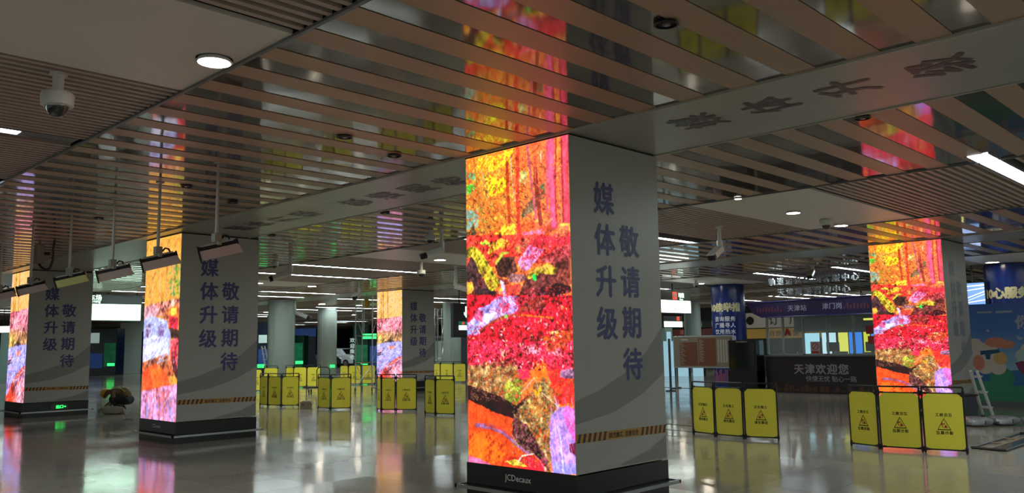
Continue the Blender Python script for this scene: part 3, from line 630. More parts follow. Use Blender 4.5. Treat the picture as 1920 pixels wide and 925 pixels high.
# ---------------------------------------------------------------- cameras under the ceiling
def dome_camera(x, y, label, s=1.0, stem=.14):
    t = thing('dome_camera', label, 'security camera', (x, y, H)); z = H
    obj('stem', MB().lathe((x, y, z), [(.035*s, -stem), (.035*s, 0), ], 16).lathe((x, y, z), [(.055*s, -.012), (.055*s, 0)], 16), WHITE, t, True)
    obj('housing', MB().lathe((x, y, z-stem), [(.06*s, -.085*s), (.098*s, -.08*s), (.102*s, -.01*s), (.095*s, .004*s), (.03*s, .01*s)], 28), WHITE, t, True)
    obj('glass_dome', MB().lathe((x, y, z-stem-.083*s), [(.004, -.07*s), (.03*s, -.066*s), (.052*s, -.048*s), (.064*s, -.022*s), (.067*s, 0)], 24), mat('smoked_dome', '14211f', .05, spec=.8), t, True)
    obj('dome_ring', MB().lathe((x, y, z-stem-.083*s), [(.068*s, -.008*s), (.074*s, -.004*s), (.074*s, .002*s), (.068*s, .002*s)], 24, False), STEEL, t, True)
def bullet_camera(x, y, label, ang, stem=.28, s=1.0, down=.35):
    t = thing('bullet_camera', label, 'security camera', (x, y, H)); z = H-stem
    obj('pole', MB().tube([(x, y, z), (x, y, H)], .028*s, 12).lathe((x, y, H), [(.06*s, -.02), (.06*s, 0)], 16), WHITE, t, True)
    d = V((math.cos(ang)*math.cos(down), math.sin(ang)*math.cos(down), -math.sin(down))); p = V((x, y, z))
    obj('joint', MB().tube([p+V((0, 0, .07*s)), p-V((0, 0, .05*s))], .042*s, 12), WHITE, t, True)
    side = d.cross(V((0, 0, 1))).normalized(); up = side.cross(d); a = p-V((0, 0, .06*s))-d*.02
    prof = [(-.05, -.045), (.05, -.045), (.06, -.01), (.05, .045), (-.05, .045), (-.06, -.01)]
    obj('camera_body', MB().prism([a+side*u*s+up*v*s for u, v in prof], d*.33*s), WHITE, t, bevel=.006)
    obj('lens_hood', MB().prism([a+d*.33*s+side*u*s*1.02+up*v*s*1.02 for u, v in prof], d*.06*s), BLACK, t, bevel=.004)
    obj('visor', MB().obox(a+up*.048*s-side*.062*s+d*.05*s, side*.124*s, d*.38*s, up*.008*s), WHITE, t)
dome_camera(2.0, 6.72, 'White dome camera with smoked glass hanging from the slats, upper left', 1.15, .16)
dome_camera(14.1, 6.1, 'White dome camera beside the downlight at the corner of the right slats', 1.05, .02)
dome_camera(9.7, 11.5, 'Small dome camera hung under the planks just left of the nearest screen', 1.0, .1)
dome_camera(13.15, 15.95, 'Small dome camera hung at the end of the longest linear light', 1.1, .22)
dome_camera(10.3, 18.0, 'Dome camera with black eye under the planks right of the waterfall column', .9, .04)
dome_camera(24.5, 15.2, 'Dark little camera under the ceiling above the metro sign', 1.0, .1)
r2 = YAW
bullet_camera(9.78, 11.29, 'White bullet camera on a pole pointing left, just left of the nearest screen', YAW+2.2, .30, 1.15)
bullet_camera(13.45, 7.81, 'White bullet camera pointing down left below the slats right of the nearest column', YAW+2.5, .34, 1.2, .45)
bullet_camera(9.98, 16.74, 'White bullet camera aimed left beside the waterfall column', YAW+1.9, .30, 1.3)
bullet_camera(14.6, 16.3, 'White bullet camera on a bent arm beside the left edge of the nearest screen', YAW-1.6, .46, 1.4, .3)
bullet_camera(15.8, 22.3, 'Bullet camera with black lens hood left of the small distant column', YAW+3.0, .28, 1.3)
bullet_camera(19.5, 32.3, 'Bullet camera in front of the second round pillar', YAW-1.4, .4, 1.8, .4)
bullet_camera(22.5, 10.2, 'Bullet camera above the lettering of the information kiosk', YAW+2.6, .1, 1.2, .4)
bullet_camera(24.9, 7.6, 'Dark camera beside the hanging video screen, right of the right column', YAW+2.6, .1, 1.6, .4)
# ---------------------------------------------------------------- hanging floodlights
GLASSF = mat('floodlight_glass', 'b9a39e', .25)
def floodlight(y, label, x=4.3, z=2.84, yellow=False, side_=-1):
    t = thing('hanging_floodlight', label, 'floodlight', (x, y, H))
    obj('rod', MB().tube([(x, y, z+.02), (x, y, H-.4)], .019, 10).tube([(x, y, H-.42), (x, y, H)], .016, 10).lathe((x, y, H), [(.05, -.012), (.05, 0)], 16), mat('rod_white', 'a9a79f', .4), t, True)
    obj('bracket', MB().box(x-.04, x+.04, y-.045, y+.045, z-.05, z+.05).box(x-.02, x+.02, y-.09, y+.06, z-.085, z-.045), mat('bracket_grey', '908e84', .4), t, bevel=.004)
    L = .20; tl = math.radians(15); A0 = (RR*.93+FF*.36).normalized(); A = A0*math.cos(tl)+UZ*math.sin(tl)
    Bv = A0.cross(UZ).normalized(); Cv = -A0*math.sin(tl)+UZ*math.cos(tl); c = V((x, y, z-.115))+A0*.02
    q = lambda a, b, s_=0.0: c+Bv*a+Cv*b+A*s_
    obj('housing', MB().prism([q(-.09, -.03, -L), q(-.09, .03, -L), q(-.03, .06, -L), (q(.05, .05, -L)), q(.085, .005, -L), q(.02, -.03, -L)], A*2*L), DARK, t, bevel=.005)
    obj('cooling_fin', MB().prism([q(-.06, .055, -L*.86), q(-.06, .075, -L*.86), q(.055, .066, -L*.86), q(.055, .045, -L*.86)], A*1.74*L), mat('fin_grey', '8d857e', .4), t)
    obj('lamp_glass', MB().prism([q(.09, .0, -L+.0), q(.055, -.105, -L+.015), q(.055, -.105, L+.05), q(.09, .0, L+.01)], -Bv*.008), mat('floodlight_glass_yellow', 'c2c07a', .25) if yellow else GLASSF, t)
    obj('end_cap', MB().prism([q(-.10, -.04, -L-.018), q(-.10, .04, -L-.018), q(-.03, .072, -L-.018), q(.06, .06, -L-.018), q(.098, 0, -L-.018), q(.06, -.115, -L-.018), q(-.04, -.105, -L-.018)], A*.02), BLACK, t, bevel=.004)
    obj('end_cap', MB().prism([q(-.10, -.04, L), q(-.10, .04, L), q(-.03, .072, L), q(.06, .06, L), q(.098, 0, L), q(.02, -.03, L)], A*.02), BLACK, t, bevel=.004)
    k = c+A*.02+Cv*.06
    obj('cable_loop', MB().tube([k, k+UZ*.04+A0*.02, k+UZ*.085+A0*.06, k+UZ*.075+A0*.10, k+UZ*.03+A0*.12, k+UZ*.02+A0*.13], .011, 8), BLACK, t, True)
    return t
floodlight(8.78, 'Hanging floodlight on a white rod in front of the top of the waterfall column face')
floodlight(10.33, 'Hanging floodlight in front of the waterfall screen')
floodlight(11.80, 'Hanging floodlight over the gap between the two left columns, next to the waterfall screen', z=2.80)
floodlight(13.5, 'Hanging floodlight with yellowish glass above the leftmost column face', yellow=True, z=2.82)
floodlight(15.35, 'Hanging floodlight overlapping the leftmost screen, second from the frame edge', z=2.80)
floodlight(17.1, 'Hanging floodlight at the left edge of the frame', z=2.78)
# ---------------------------------------------------------------- junction box with a black cable
t = thing('junction_box', 'Pale box under the planks with a looping black cable, left of the waterfall column', 'junction box', (4.5, 15.0, H))
p0 = AT(74, 476, 15.6)
bx = MB().box(p0.x-.07, p0.x+.07, p0.y-.09, p0.y+.09, p0.z-.19, p0.z+.17)
obj('box', bx, mat('box_grey', '77786c', .45), t, bevel=.01)
obj('hanger', MB().tube([(p0.x, p0.y, p0.z+.16), (p0.x, p0.y, H)], .02), mat('box_grey', '77786c', .45), t)
a = p0+V((0, -.05, -.19)); rr = V((_r.x, _r.y, 0)).normalized()
obj('cable', MB().tube([a-rr*.02, a+rr*.03-V((0, 0, .07)), a+rr*.12-V((0, 0, .12)), a+rr*.2-V((0, 0, .08)), a+rr*.24+V((0, 0, .06)), a+rr*.24+V((0, 0, .3)), a+rr*.26+V((0, 0, H-a.z))], .022, 8), BLACK, t, True)
obj('conduit_stub', MB().tube([p0+rr*.1, p0+rr*.2], .03, 8), DARK, t, True)
# ================================================================ folding barriers
HB = .92
def barrier(posts, label, mirror=False, depth_mirror=None, base='yellow_board', joiner=()):
    o = posts[0]; t = thing('folding_barrier', label, 'barrier', (o[0], o[1], 0))
    for i in range(len(posts)-1):
        P, Q = V((*posts[i], 0)), V((*posts[i+1], 0)); ex = (Q-P).normalized(); w = (Q-P).length; ez = V((0, 0, 1)); n = ex.cross(ez)
        a, b = P+ex*.018, Q-ex*.018; r = .0125
        fr = MB().tube([a, a+ez*(HB-.012), a+ez*HB+ex*.012], r, 8).tube([b, b+ez*(HB-.012), b+ez*HB-ex*.012], r, 8)
        fr.tube([a+ez*HB, b+ez*HB], r, 8).tube([a+ez*.835, b+ez*.835], .009, 8).tube([a+ez*.05, b+ez*.05], .011, 8)
        f = obj('frame', fr, BLACK, t, True)
        for q, s in ((a, 1), (b, -1)):
            for z in (.05, .835): obj('corner_joint', MB().tube([q+ez*(z-.035), q+ez*(z+.035)], .02, 8).tube([q+ez*z, q+ez*z+ex*s*.07], .015, 8), BLACK, t, True)
        x0, x1, z0, z1, c = .03, w-.03, .055, .832, .055
        pts = [(x0+c, z0), (x1-c, z0), (x1-c*.3, z0+c*.35), (x1, z0+c), (x1, z1-c), (x1-c*.7, z1-c*.35), (x1-c, z1), (x0+c, z1), (x0+c*.7, z1-c*.35), (x0, z1-c), (x0, z0+c), (x0+c*.3, z0+c*.35)]
        bd = obj('board', MB().prism([P+ex*u+ez*z+n*.005 for u, z in pts], n*-.01), YELLOW, t)
        c0 = P+ex*(w/2)+n*.0055; k = min(1, w/.55)
        mi = mirror if not isinstance(mirror, (list, tuple)) else mirror[i]
        mb = MB(); text(mb, '正在施工', c0+ez*.535, ex, ez, .05*k, .02, .001, mi, 1.18); text(mb, '请勿靠近', c0+ez*.285, ex, ez, .052*k, .02, .001, mi, 1.18)
        s = .088*k
        def ring(r0, r1):
            A = [(0, .095*r0), (-s*r0, -.07*r0), (s*r0, -.07*r0)]; B = [(0, .095*r1), (-s*r1, -.07*r1), (s*r1, -.07*r1)]
            for q in range(3):
                u = [A[q], A[(q+1) % 3], B[(q+1) % 3], B[q]]
                mb.prism([c0+ex*x+ez*(.405+z-.012)+n*.001 for x, z in u], n*.0008)
        ring(1, .84)
        obj('lettering', mb, INK, bd)
        m2 = MB(); mm = -1 if mi else 1
        for poly in ([(-.045, -.052), (.005, -.052), (-.01, -.015), (-.022, -.008)], [(.012, -.05), (.022, -.05), (.034, -.008), (.03, .022), (.016, .012), (.022, -.014)], [(-.012, .0), (.014, -.008), (.02, .004), (-.004, .014)]):
            m2.prism([c0+ex*x*mm*k+ez*(.405+z)+n*.001 for x, z in poly], n*.0008)
        m2.lathe(c0+ex*.026*mm*k+ez*.437+n*.001, [(.008, -.004), (.008, .004)], 10)
        obj('digging_worker_symbol', m2, RED, bd)
    return t
g = lambda px, py: tuple(G(px, py)[:2])
barrier([g(1300, 815), g(1342, 820), g(1396.5, 824.5), g(1462.5, 827.5)], 'Yellow three-panel folding barrier in front of the notice board and blue round pillar')
barrier([g(1595, 837), g(1651, 843.5), g(1733, 848.6), g(1817, 853)], 'Yellow three-panel folding barrier in front of the right square column', True)
q = g(1247.5, 810)
barrier([(q[0]+.05, q[1]+.98), (q[0]+.05, q[1]+.5), q], 'Yellow barrier edge just peeking out behind the right side of the nearest square column')
barrier([g(486.5, 762), g(502, 763), g(527, 764), g(561, 763.5)], 'Yellow three-panel folding barrier beside the cardboard box, left end of the middle row')
barrier([g(595.5, 768), g(619.5, 769.5), g(658.5, 768.5)], 'Yellow two-panel folding barrier right of the cardboard box', True)
barrier([g(707, 770), g(714.5, 772), g(742, 772), g(782, 772)], 'Yellow folding barrier standing before the screen of the small distant column', True)
barrier([g(796.5, 778), g(816.5, 780), g(853.5, 781)], 'Yellow two-panel barrier, nearest to the left edge of the big screen', (False, True))
barrier([g(473, 735), g(491, 735)], 'Yellow barrier panel half hidden behind the waterfall column and the white ladder')
barrier([g(494, 729), g(521, 729)], 'Yellow barrier panel behind the ladder, in the back row')
barrier([g(535, 728), g(550, 727), g(575, 727), g(601, 727)], 'Yellow back-row barrier behind the platform trolley, left of the second round pillar')
barrier([g(637, 722), g(653, 722), g(677, 722), g(704, 721)], 'Yellow back-row barrier behind the scaffold tower')
barrier([g(812, 717), g(826, 717), g(850, 718), g(874, 718)], 'Yellow back-row barrier between the small distant column and the big screen')
# thin rods linking two barriers
A, B = G(1248, 811), G(1299, 816)
mb = MB()
for z in (.05, .15, .80): mb.tube([A+V((0, 0, z)), B+V((0, 0, z))], .006, 6)
mb.tube([A+V((0, 0, 0)), A+V((0, 0, .82))], .006, 6).tube([B+V((0, 0, 0)), B+V((0, 0, .82))], .006, 6)
tag(obj('barrier_linking_rods', mb, DARK), 'Thin dark rods linking the peeking yellow barrier to the three-panel barrier', 'rods', kind='thing')
# ================================================================ round pillars
PIL = mat('pale_pillar_enamel', '8f9a92', .22, noise=.03, nscale=1)
def pillar(x, y, r, label, m=PIL):
    t = thing('round_pillar', label, 'pillar', (x, y, 0))
    pr = MB().lathe((x, y, 0), [(r, .0), (r, H-.03)], 48)
    obj('shaft', pr, m, t, True); 
    j = MB()
    for a in range(4):
        an = a*math.pi/2+.5; j.obox(V((x+math.cos(an)*r*.999, y+math.sin(an)*r*.999, .02)), V((-math.sin(an), math.cos(an), 0))*.012, V((math.cos(an), math.sin(an), 0))*.003, (0, 0, H-.12))
    obj('panel_joint', j, ALU, t)
    obj('collar', MB().lathe((x, y, 0), [(r+.01, H-.08), (r+.01, H-.035)], 48), ALU, t, True)
    obj('foot_ring', MB().lathe((x, y, 0), [(r+.012, 0), (r+.012, .08)], 48), ALU, t, True)
    return t
t = pillar(18.66, 31.95, .555, 'Large pale green-grey round pillar with a small red notice, behind the left middle barriers')
d = V((-18.66, -31.93, 0)).normalized(); sd = V((-d.y, d.x, 0)); nm = V((18.66, 31.93, 0))+d*.3-V((_r.x, _r.y, 0)).normalized()*.46
obj('red_notice', MB().obox(nm+V((0, 0, 1.95))+d*.02, V((_r.x, _r.y, 0)).normalized()*.12, d*.02, (0, 0, .33)), mat('notice_red', 'b0452c', .5), t)
t = pillar(24.64, 37.6, .50, 'Round pillar with a tiny green exit sign, left of the scaffold tower')
nm = V((24.64, 37.6, 0))+V((-24.64, -37.6, 0)).normalized()*.5+V((_r.x, _r.y, 0)).normalized()*.17
obj('exit_sign', MB().obox(nm+V((0, 0, .62))+d*.02, V((_r.x, _r.y, 0)).normalized()*.24, d*.03, (0, 0, .14)), mat('green_glow', '30e060', .4, emit=2.2, ecol='28f060'), t)
pillar(37.4, 23.5, .42, 'Slim distant round pillar seen behind the notice board')
pillar(26.0, 29.3, .42, 'Distant round pillar just right of the small distant square column')
BLUEW = mat('blue_wrap', '16286b', .18, noise=.12, nscale=2)
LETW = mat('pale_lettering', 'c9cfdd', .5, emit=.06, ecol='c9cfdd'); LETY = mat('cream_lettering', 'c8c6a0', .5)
def wrapped_pillar(x, y, r, label, title, lines, ang0=0.0):
    t = thing('wrapped_pillar', label, 'pillar', (x, y, 0))
    s = obj('blue_wrap', MB().lathe((x, y, 0), [(r, .0), (r, H-.02)], 64), BLUEW, t, True)
    a0 = math.atan2(-y, -x)+ang0
    def curved(mb, txt, z, size, bold, sp=1.0):
        vs, fs = text_data(txt, 0, sp); cx = (min(v.x for v in vs)+max(v.x for v in vs))/2; cy = (min(v.y for v in vs)+max(v.y for v in vs))/2
        for i, (dx, dy) in enumerate(((0, 0), (1, 0), (-1, 0), (0, 1), (0, -1))):
            out = []; R_ = r+.006+i*.0004
            for v in vs:
                an = a0+((v.x-cx+dx*bold)*size)/r; out.append(V((x+math.cos(an)*R_, y+math.sin(an)*R_, z+(v.y-cy+dy*bold)*size)))
            mb.add(out, fs)
    mb = MB(); curved(mb, title, 2.86, .33, .06, .92); obj('title_lettering', mb, LETY, s)
    mb = MB()
    for i, l in enumerate(lines): curved(mb, l, 2.44-i*.23, .19, .012, 1.1)
    obj('lettering', mb, LETW, s)
    for k in range(-3, 4): pass
    return t, s
t, s = wrapped_pillar(27.51, 15.75, .60, 'Round pillar wrapped in dark blue with columns of white service lettering, behind the notice board', '10佳举措', ['咨询服务', '广播寻人', '饮用热水', '旅游指南', '失物招领', '便民服务'], -.25)
# city skyline print round the foot of the wrap
mb = MB(); ll = MB()
a0 = math.atan2(-15.75, -27.51)
for i in range(26):
    an = a0-1.2+i*.095; hgt = .16+.3*abs(math.sin(i*2.3)); R = .606
    p = [(27.51+math.cos(an+k)*R, 15.75+math.sin(an+k)*R) for k in (0, .055)]
    mb.add([(p[0][0], p[0][1], .2), (p[1][0], p[1][1], .2), (p[1][0], p[1][1], .2+hgt), (p[0][0], p[0][1], .2+hgt)], [(0, 1, 2, 3)])
obj('printed_skyline', mb, mat('pink_print', 'a05a78', .4), s)
t2, s2 = wrapped_pillar(26.98, 6.45, .62, 'Round pillar wrapped in dark blue rising behind the illustrated wall at right', '10心服务', ['爱心', '预约'], -.15)
# ================================================================ signs
SIGNB = mat('sign_body', '2b3634', .4); LIT = lamp_mat('sign_glow', 'c4ffd4', 1.5); LITW = lamp_mat('sign_glow_white', 'f0fff4', 2.0); GRN = mat('green_glow', '30e060', .4, emit=2.2, ecol='28f060')
def hang_sign(x0, x1, y, z0, zm, z1, label, rods=(), lit=LIT, body=SIGNB, cat='sign'):
    t = thing('hanging_sign', label, cat, ((x0+x1)/2, y, z0))
    b = obj('sign_box', MB().box(x0, x1, y, y+.16, z0-.03, z1), body, t, bevel=.006)
    n = 2 if x1-x0 > 2 else 1; w = (x1-x0-.06)/n; mb = MB()
    for i in range(n): mb.box(x0+.03+i*w+.01, x0+.03+(i+1)*w-.01, y-.012, y-.001, z0, zm)
    obj('lit_panel', mb, lit, t)
    for x in rods: obj('hanging_rod', MB().tube([(x, y+.08, z1), (x, y+.08, H)], .02), BLACK, t)
    return t, b
t, b = hang_sign(8.9, 12.35, 30.9, 2.71, 3.28, 3.62, 'Wide hanging parking sign with white glowing panel between the two left columns', (9.5, 11.2, 12.2))
obj('lettering', text(text(MB(), '停车场', (10.62, 30.895, 3.50), (1, 0, 0), (0, 0, 1), .22, .03), 'Parking', (10.72, 30.895, 3.355), (1, 0, 0), (0, 0, 1), .13, .02), mat('glow_lettering', 'd8ffe8', .4, emit=1.2, ecol='d8ffe8'), b)
t, b = hang_sign(23.9, 26.05, 16.4, 2.66, 3.09, 3.40, 'Hanging metro sign with red logo and white glowing panel, right of the nearest column', (25.0,), LITW)
obj('lettering', text(text(MB(), '地铁', (25.42, 16.395, 3.28), (1, 0, 0), (0, 0, 1), .19, .03), 'Metro', (25.42, 16.395, 3.14), (1, 0, 0), (0, 0, 1), .09, .02), mat('glow_lettering', 'd8ffe8', .4, emit=1.2, ecol='d8ffe8'), b)
lg = obj('red_logo', MB().box(24.86, 25.14, 16.385, 16.398, 3.12, 3.39), mat('logo_red', 'e0503c', .4, emit=.6, ecol='e0503c'), b)
mb = MB()
for k in range(9):
    a_ = math.pi*k/8; mb.box(25+.09*math.cos(a_)-.012, 25+.09*math.cos(a_)+.012, 16.381, 16.385, 3.22, 3.25+.09*math.sin(a_))
mb.box(24.90, 24.93, 16.381, 16.385, 3.14, 3.24).box(25.07, 25.10, 16.381, 16.385, 3.14, 3.24)
obj('logo_arch', mb, WHITE, b)
obj('number', text(MB(), '10', (24.95, 16.386, 2.87), (1, 0, 0), (0, 0, 1), .3, .0), mat('number_grey', '8a958c', .5), t)
t, b = hang_sign(33.0, 34.6, 22.3, 2.36, 2.62, 2.88, 'Small distant lit sign with red mark, below the metro sign', (33.8,), LITW)
obj('red_logo', MB().box(34.1, 34.35, 22.285, 22.298, 2.66, 2.86), mat('logo_red', 'e0503c', .4, emit=.6, ecol='e0503c'), b)
# dark hanging board with an arrow, partly behind the big screen
t = thing('hanging_direction_board', 'Dark hanging board with a glowing down arrow beside the nearest big screen', 'sign', (19.1, 20.95, 1.95))
b = obj('board', MB().box(18.66, 20.6, 20.95, 21.1, 1.9, 3.05), mat('dark_purple_board', '2a2028', .35), t, bevel=.008)
obj('hanging_rod', MB().tube([(18.98, 21.02, 3.05), (18.98, 21.02, H)], .018), BLACK, t)
mb = MB(); mb.prism([(19.19, 20.945, 2.95), (19.27, 20.945, 2.95), (19.27, 20.945, 2.72), (19.33, 20.945, 2.76), (19.33, 20.945, 2.68), (19.23, 20.945, 2.56), (19.13, 20.945, 2.68), (19.13, 20.945, 2.76), (19.19, 20.945, 2.72)], (0, -.004, 0))
obj('down_arrow', mb, mat('glow_lettering', 'd8ffe8', .4, emit=1.2, ecol='d8ffe8'), b)
p = obj('inset_sign', MB().box(18.88, 19.9, 20.93, 20.949, 2.16, 2.44), mat('sign_green', '1f5a48', .4, emit=.15, ecol='2fae7a'), b)
obj('lit_panel', MB().box(18.88, 19.9, 20.92, 20.93, 2.15, 2.30), LITW, t)
obj('red_logo', MB().box(19.02, 19.12, 20.92, 20.93, 2.33, 2.42), mat('logo_red', 'e0503c', .4, emit=.6, ecol='e0503c'), t)
# exit signs far off
def far_sign(px, py, d, w, h, label, m=GRN, rod=False):
    c = AT(px, py, d); t = thing('exit_sign', label, 'exit sign', (c.x, c.y, c.z)); e = V((_r.x, _r.y, 0)).normalized(); f = V((_f.x, _f.y, 0)).normalized()
    obj('sign_case', MB().obox(c-e*(w/2+.02)+V((0, 0, -h/2-.02)), e*(w+.04), f*.05, (0, 0, h+.04)), SIGNB, t)
    if rod: obj('hanging_rod', MB().tube([c+f*.02, V((c.x+f.x*.02, c.y+f.y*.02, H))], .015), BLACK, t)
    obj('lit_face', MB().obox(c-e*(w/2)+V((0, 0, -h/2))-f*.01, e*w, f*.008, (0, 0, h)), m, t)
far_sign(490, 687, 51.7, .5, .22, 'Small green exit sign glowing low behind the white ladder')
far_sign(561, 680, 55.7, .5, .2, 'Small green exit sign glowing low beside the large round pillar')
far_sign(683, 682, 53.7, .45, .16, 'Small green exit sign glowing low behind the scaffold tower')
far_sign(692, 631, 46, .8, .28, 'Green lit exit sign hanging behind the scaffold tower, beside the small distant column', rod=True)
far_sign(208, 684, 56.7, .5, .18, 'Small green exit sign on the dark glass booth under the parking sign')
far_sign(251, 694, 59.93, .6, .22, 'Small green exit sign at the foot of the pale wall under the parking sign')
far_sign(6, 618, 40, 2.0, .30, 'Lit white sign at the left frame edge beside the leftmost screen', LITW, True)
# ================================================================ scaffold towers
def scaffold(px, py, label, w=.62, dpt=1.4, h=3.55, levels=(1.05, 2.05, 2.95)):
    o = G(px, py); t = thing('scaffold_tower', label, 'scaffold', (o.x, o.y, 0)); c = [o, o+RR*w, o+RR*w+FF*dpt, o+FF*dpt]
    for i in range(4):
        obj('upright', MB().tube([c[i]+UZ*.12, c[i]+UZ*h], .021, 8), STEEL, t, True)
        cs = MB().tube([c[i]+UZ*.07-RR*.018, c[i]+UZ*.07+RR*.018], .068, 14)
        obj('caster', cs, BLACK, t, True)
    rg = MB()
    for i in range(4):
        for z in (.45,)+levels+(h-.03,):
            if i in (0, 2) or z in levels: rg.tube([c[i]+UZ*z, c[(i+1) % 4]+UZ*z], .015, 6)
    obj('rung', rg, STEEL, t)
    br = MB()
    for i in (1, 3):
        for z0, z1 in ((.45, 1.05), (1.05, 2.05), (2.05, 2.95)): br.tube([c[i]+UZ*z0, c[(i+1) % 4]+UZ*z1], .011, 6)
    br.tube([c[0]+UZ*.16, c[1]+UZ*.95], .013, 6)
    obj('brace', br, STEEL, t)
    m = (c[0]+c[1])/2
    obj('centre_bar', MB().tube([m+UZ*2.05, m+UZ*(h-.03)], .014, 6), STEEL, t)
    return t, c
t, c = scaffold(666, 735, 'Rolling scaffold tower with a yellow round plate on top, left of the small distant column')
p = AT(687, 569.5, 32.6); t2 = thing('yellow_plate', 'Round ochre yellow plate hanging at the top of the rolling scaffold tower', 'plate', tuple(p))
obj('disc', MB().prism([p+RR*.14*math.cos(k*math.pi/12)+UZ*.19*math.sin(k*math.pi/12) for k in range(24)], FF*.02), mat('ochre', 'b08a1e', .5), t2, bevel=.004)
obj('strap', MB().tube([p+UZ*.19, p+UZ*.5], .008, 6), BLACK, t2)
scaffold(816, 716, 'Slim scaffold between the small distant column and the big screen', w=.32, dpt=1.2, h=3.4)
# ================================================================ platform trolley and cardboard box
o = G(572, 737.5); t = thing('platform_trolley', 'Flat platform trolley with a curved tube handle behind the cardboard box', 'trolley', (o.x, o.y, 0))
obj('deck', MB().obox(o+UZ*.17, RR*.78, FF*.5, UZ*.05), DARK, t, bevel=.01)
a = o+RR*.72+FF*.03+UZ*.2; b_ = o+RR*.72+FF*.45+UZ*.2
h0 = o+RR*.42+UZ*.2
obj('handle', MB().tube([h0, h0+UZ*.62, h0+UZ*.70+RR*.05, h0+UZ*.72+RR*.12, h0+UZ*.72+RR*.36, h0+UZ*.69+RR*.43, h0+UZ*.62+RR*.46, h0+RR*.46], .018, 8), DARK, t, True)
for u, v in ((.12, .08), (.66, .08), (.12, .42), (.66, .42)):
    q = o+RR*u+FF*v
    w_ = obj('caster', MB().tube([q+UZ*.055-RR*.018, q+UZ*.055+RR*.018], .055, 14), BLACK, t, True)
    obj('fork', MB().obox(q+UZ*.06-RR*.025-FF*.01, RR*.05, FF*.03, UZ*.11), STEEL, t)
o = G(562.5, 768); t = thing('cardboard_box', 'Open brown cardboard box on the floor between two yellow barriers', 'box', (o.x, o.y, 0)); CARD = mat('cardboard', '93826a', .7, noise=.08, nscale=8)
w, d, h = .27, .22, .19; th = .006
o2 = o+RR*.0
bx = MB().obox(o2, RR*w, FF*d, UZ*.006).obox(o2, RR*w, FF*th, UZ*h).obox(o2+FF*(d-th), RR*w, FF*th, UZ*h).obox(o2, RR*th, FF*d, UZ*h).obox(o2+RR*(w-th), RR*th, FF*d, UZ*h)
obj('box_body', bx, CARD, t)
obj('flap', MB().obox(o2+UZ*h, (-RR*.8-UZ*.45)*.14, FF*d, UZ*.005), CARD, t)
obj('flap', MB().obox(o2+RR*w+UZ*h, (RR*.75-UZ*.6)*.11, FF*d, UZ*.005), CARD, t)
obj('flap', MB().obox(o2+FF*d+UZ*h, RR*w, (FF*.6+UZ*.1)*.14, UZ*.005), CARD, t)
obj('hand_hole', MB().obox(o2+RR*.05+UZ*.11-FF*.001, RR*.06, FF*.001, UZ*.02), mat('void_black', '050505', .6), t)
# ================================================================ ladders
def ladder(foot, top, wdir, label, w=.38, n=7):
    t = thing('step_ladder', label, 'ladder', (foot.x, foot.y, 0)); wv = wdir.normalized()*w
    for s in (0, 1):
        obj('rail', MB().tube([foot+wv*s+UZ*.03, top+wv*s*.75+wv*.12*(1-s)], .032, 6), mat('ladder_grey', 'd4d6d2', .45), t)
        obj('foot_cap', MB().tube([foot+wv*s, foot+wv*s+UZ*.06], .034, 8), BLACK, t)
    for i in range(n):
        k = (i+.6)/n; a = foot.lerp(top, k); obj('step', MB().obox(a-UZ*.012+wv*.1*k, wv*(1-.3*k), (top-foot).cross(wv).normalized()*.07, UZ*.02), mat('ladder_grey', 'd4d6d2', .45), t)
    return t
f0 = G(503, 722); ladder(f0, f0-RR*.42+FF*.2+UZ*1.75, FF+RR*.3, 'White ladder leaning behind the leftmost middle barrier, beside the waterfall column')
f0 = G(1843, 781); ladder(f0, f0-RR*.48-FF*.5+UZ*.95, -FF, 'Short grey ladder leaning beside the right square column, in front of the illustrated wall', n=3)
# ================================================================ worker and sack
def skin_body(name, joints, bones, m, parent, sub=2, root=0):
    me = bpy.data.meshes.new(name); me.from_pydata([tuple(j[0]) for j in joints], bones, []); o = bpy.data.objects.new(name, me); COL.objects.link(o)
    sk = o.modifiers.new('skin', 'SKIN'); sk.use_smooth_shade = True
    lay = me.skin_vertices[0].data if me.skin_vertices else None
    if lay is None:
        bpy.context.view_layer.objects.active = o; bpy.ops.mesh.customdata_skin_add(); lay = me.skin_vertices[0].data
    for i, j in enumerate(joints): lay[i].radius = (j[1], j[2] if len(j) > 2 else j[1]); lay[i].use_root = (i == root)
    sb = o.modifiers.new('sub', 'SUBSURF'); sb.levels = sub; sb.render_levels = sub
    dg = bpy.context.evaluated_depsgraph_get(); nm = bpy.data.meshes.new_from_object(o.evaluated_get(dg))
    bpy.data.objects.remove(o); bpy.data.meshes.remove(me)
    org = ORG.get(parent.name, V((0, 0, 0)))
    for v in nm.vertices: v.co -= org
    nm.materials.clear(); nm.materials.append(m)
    for p in nm.polygons: p.use_smooth = True
    nm.name = name; o = bpy.data.objects.new(name, nm); COL.objects.link(o); o.parent = parent; ORG[o.name] = org
    return o
wc = G(222, 773); Fd = -RR; Ld = -FF           # facing left in the view; Ld is the side towards the camera
wt = thing('person', 'Worker in a yellow hard hat crouching over a sack, right of the leftmost column', 'person', (wc.x, wc.y, 0))
Q = lambda s, l, z: wc+Fd*s+Ld*l+UZ*z
J = []; Bn = []
def add(p, r, par=None, r2=None):
    J.append((p, r, r2 if r2 else r)); 
    if par is not None: Bn.append((par, len(J)-1))
    return len(J)-1
pel = add(Q(-.24, 0, .33), .13, None, .15); sp = add(Q(-.16, 0, .47), .12, pel, .14); ch = add(Q(.02, 0, .57), .13, sp, .16); nk = add(Q(.19, 0, .56), .07, ch); n2_ = add(Q(.26, 0, .53), .052, nk); hd = add(Q(.36, 0, .49), .088, n2_); fc = add(Q(.40, 0, .42), .07, hd)
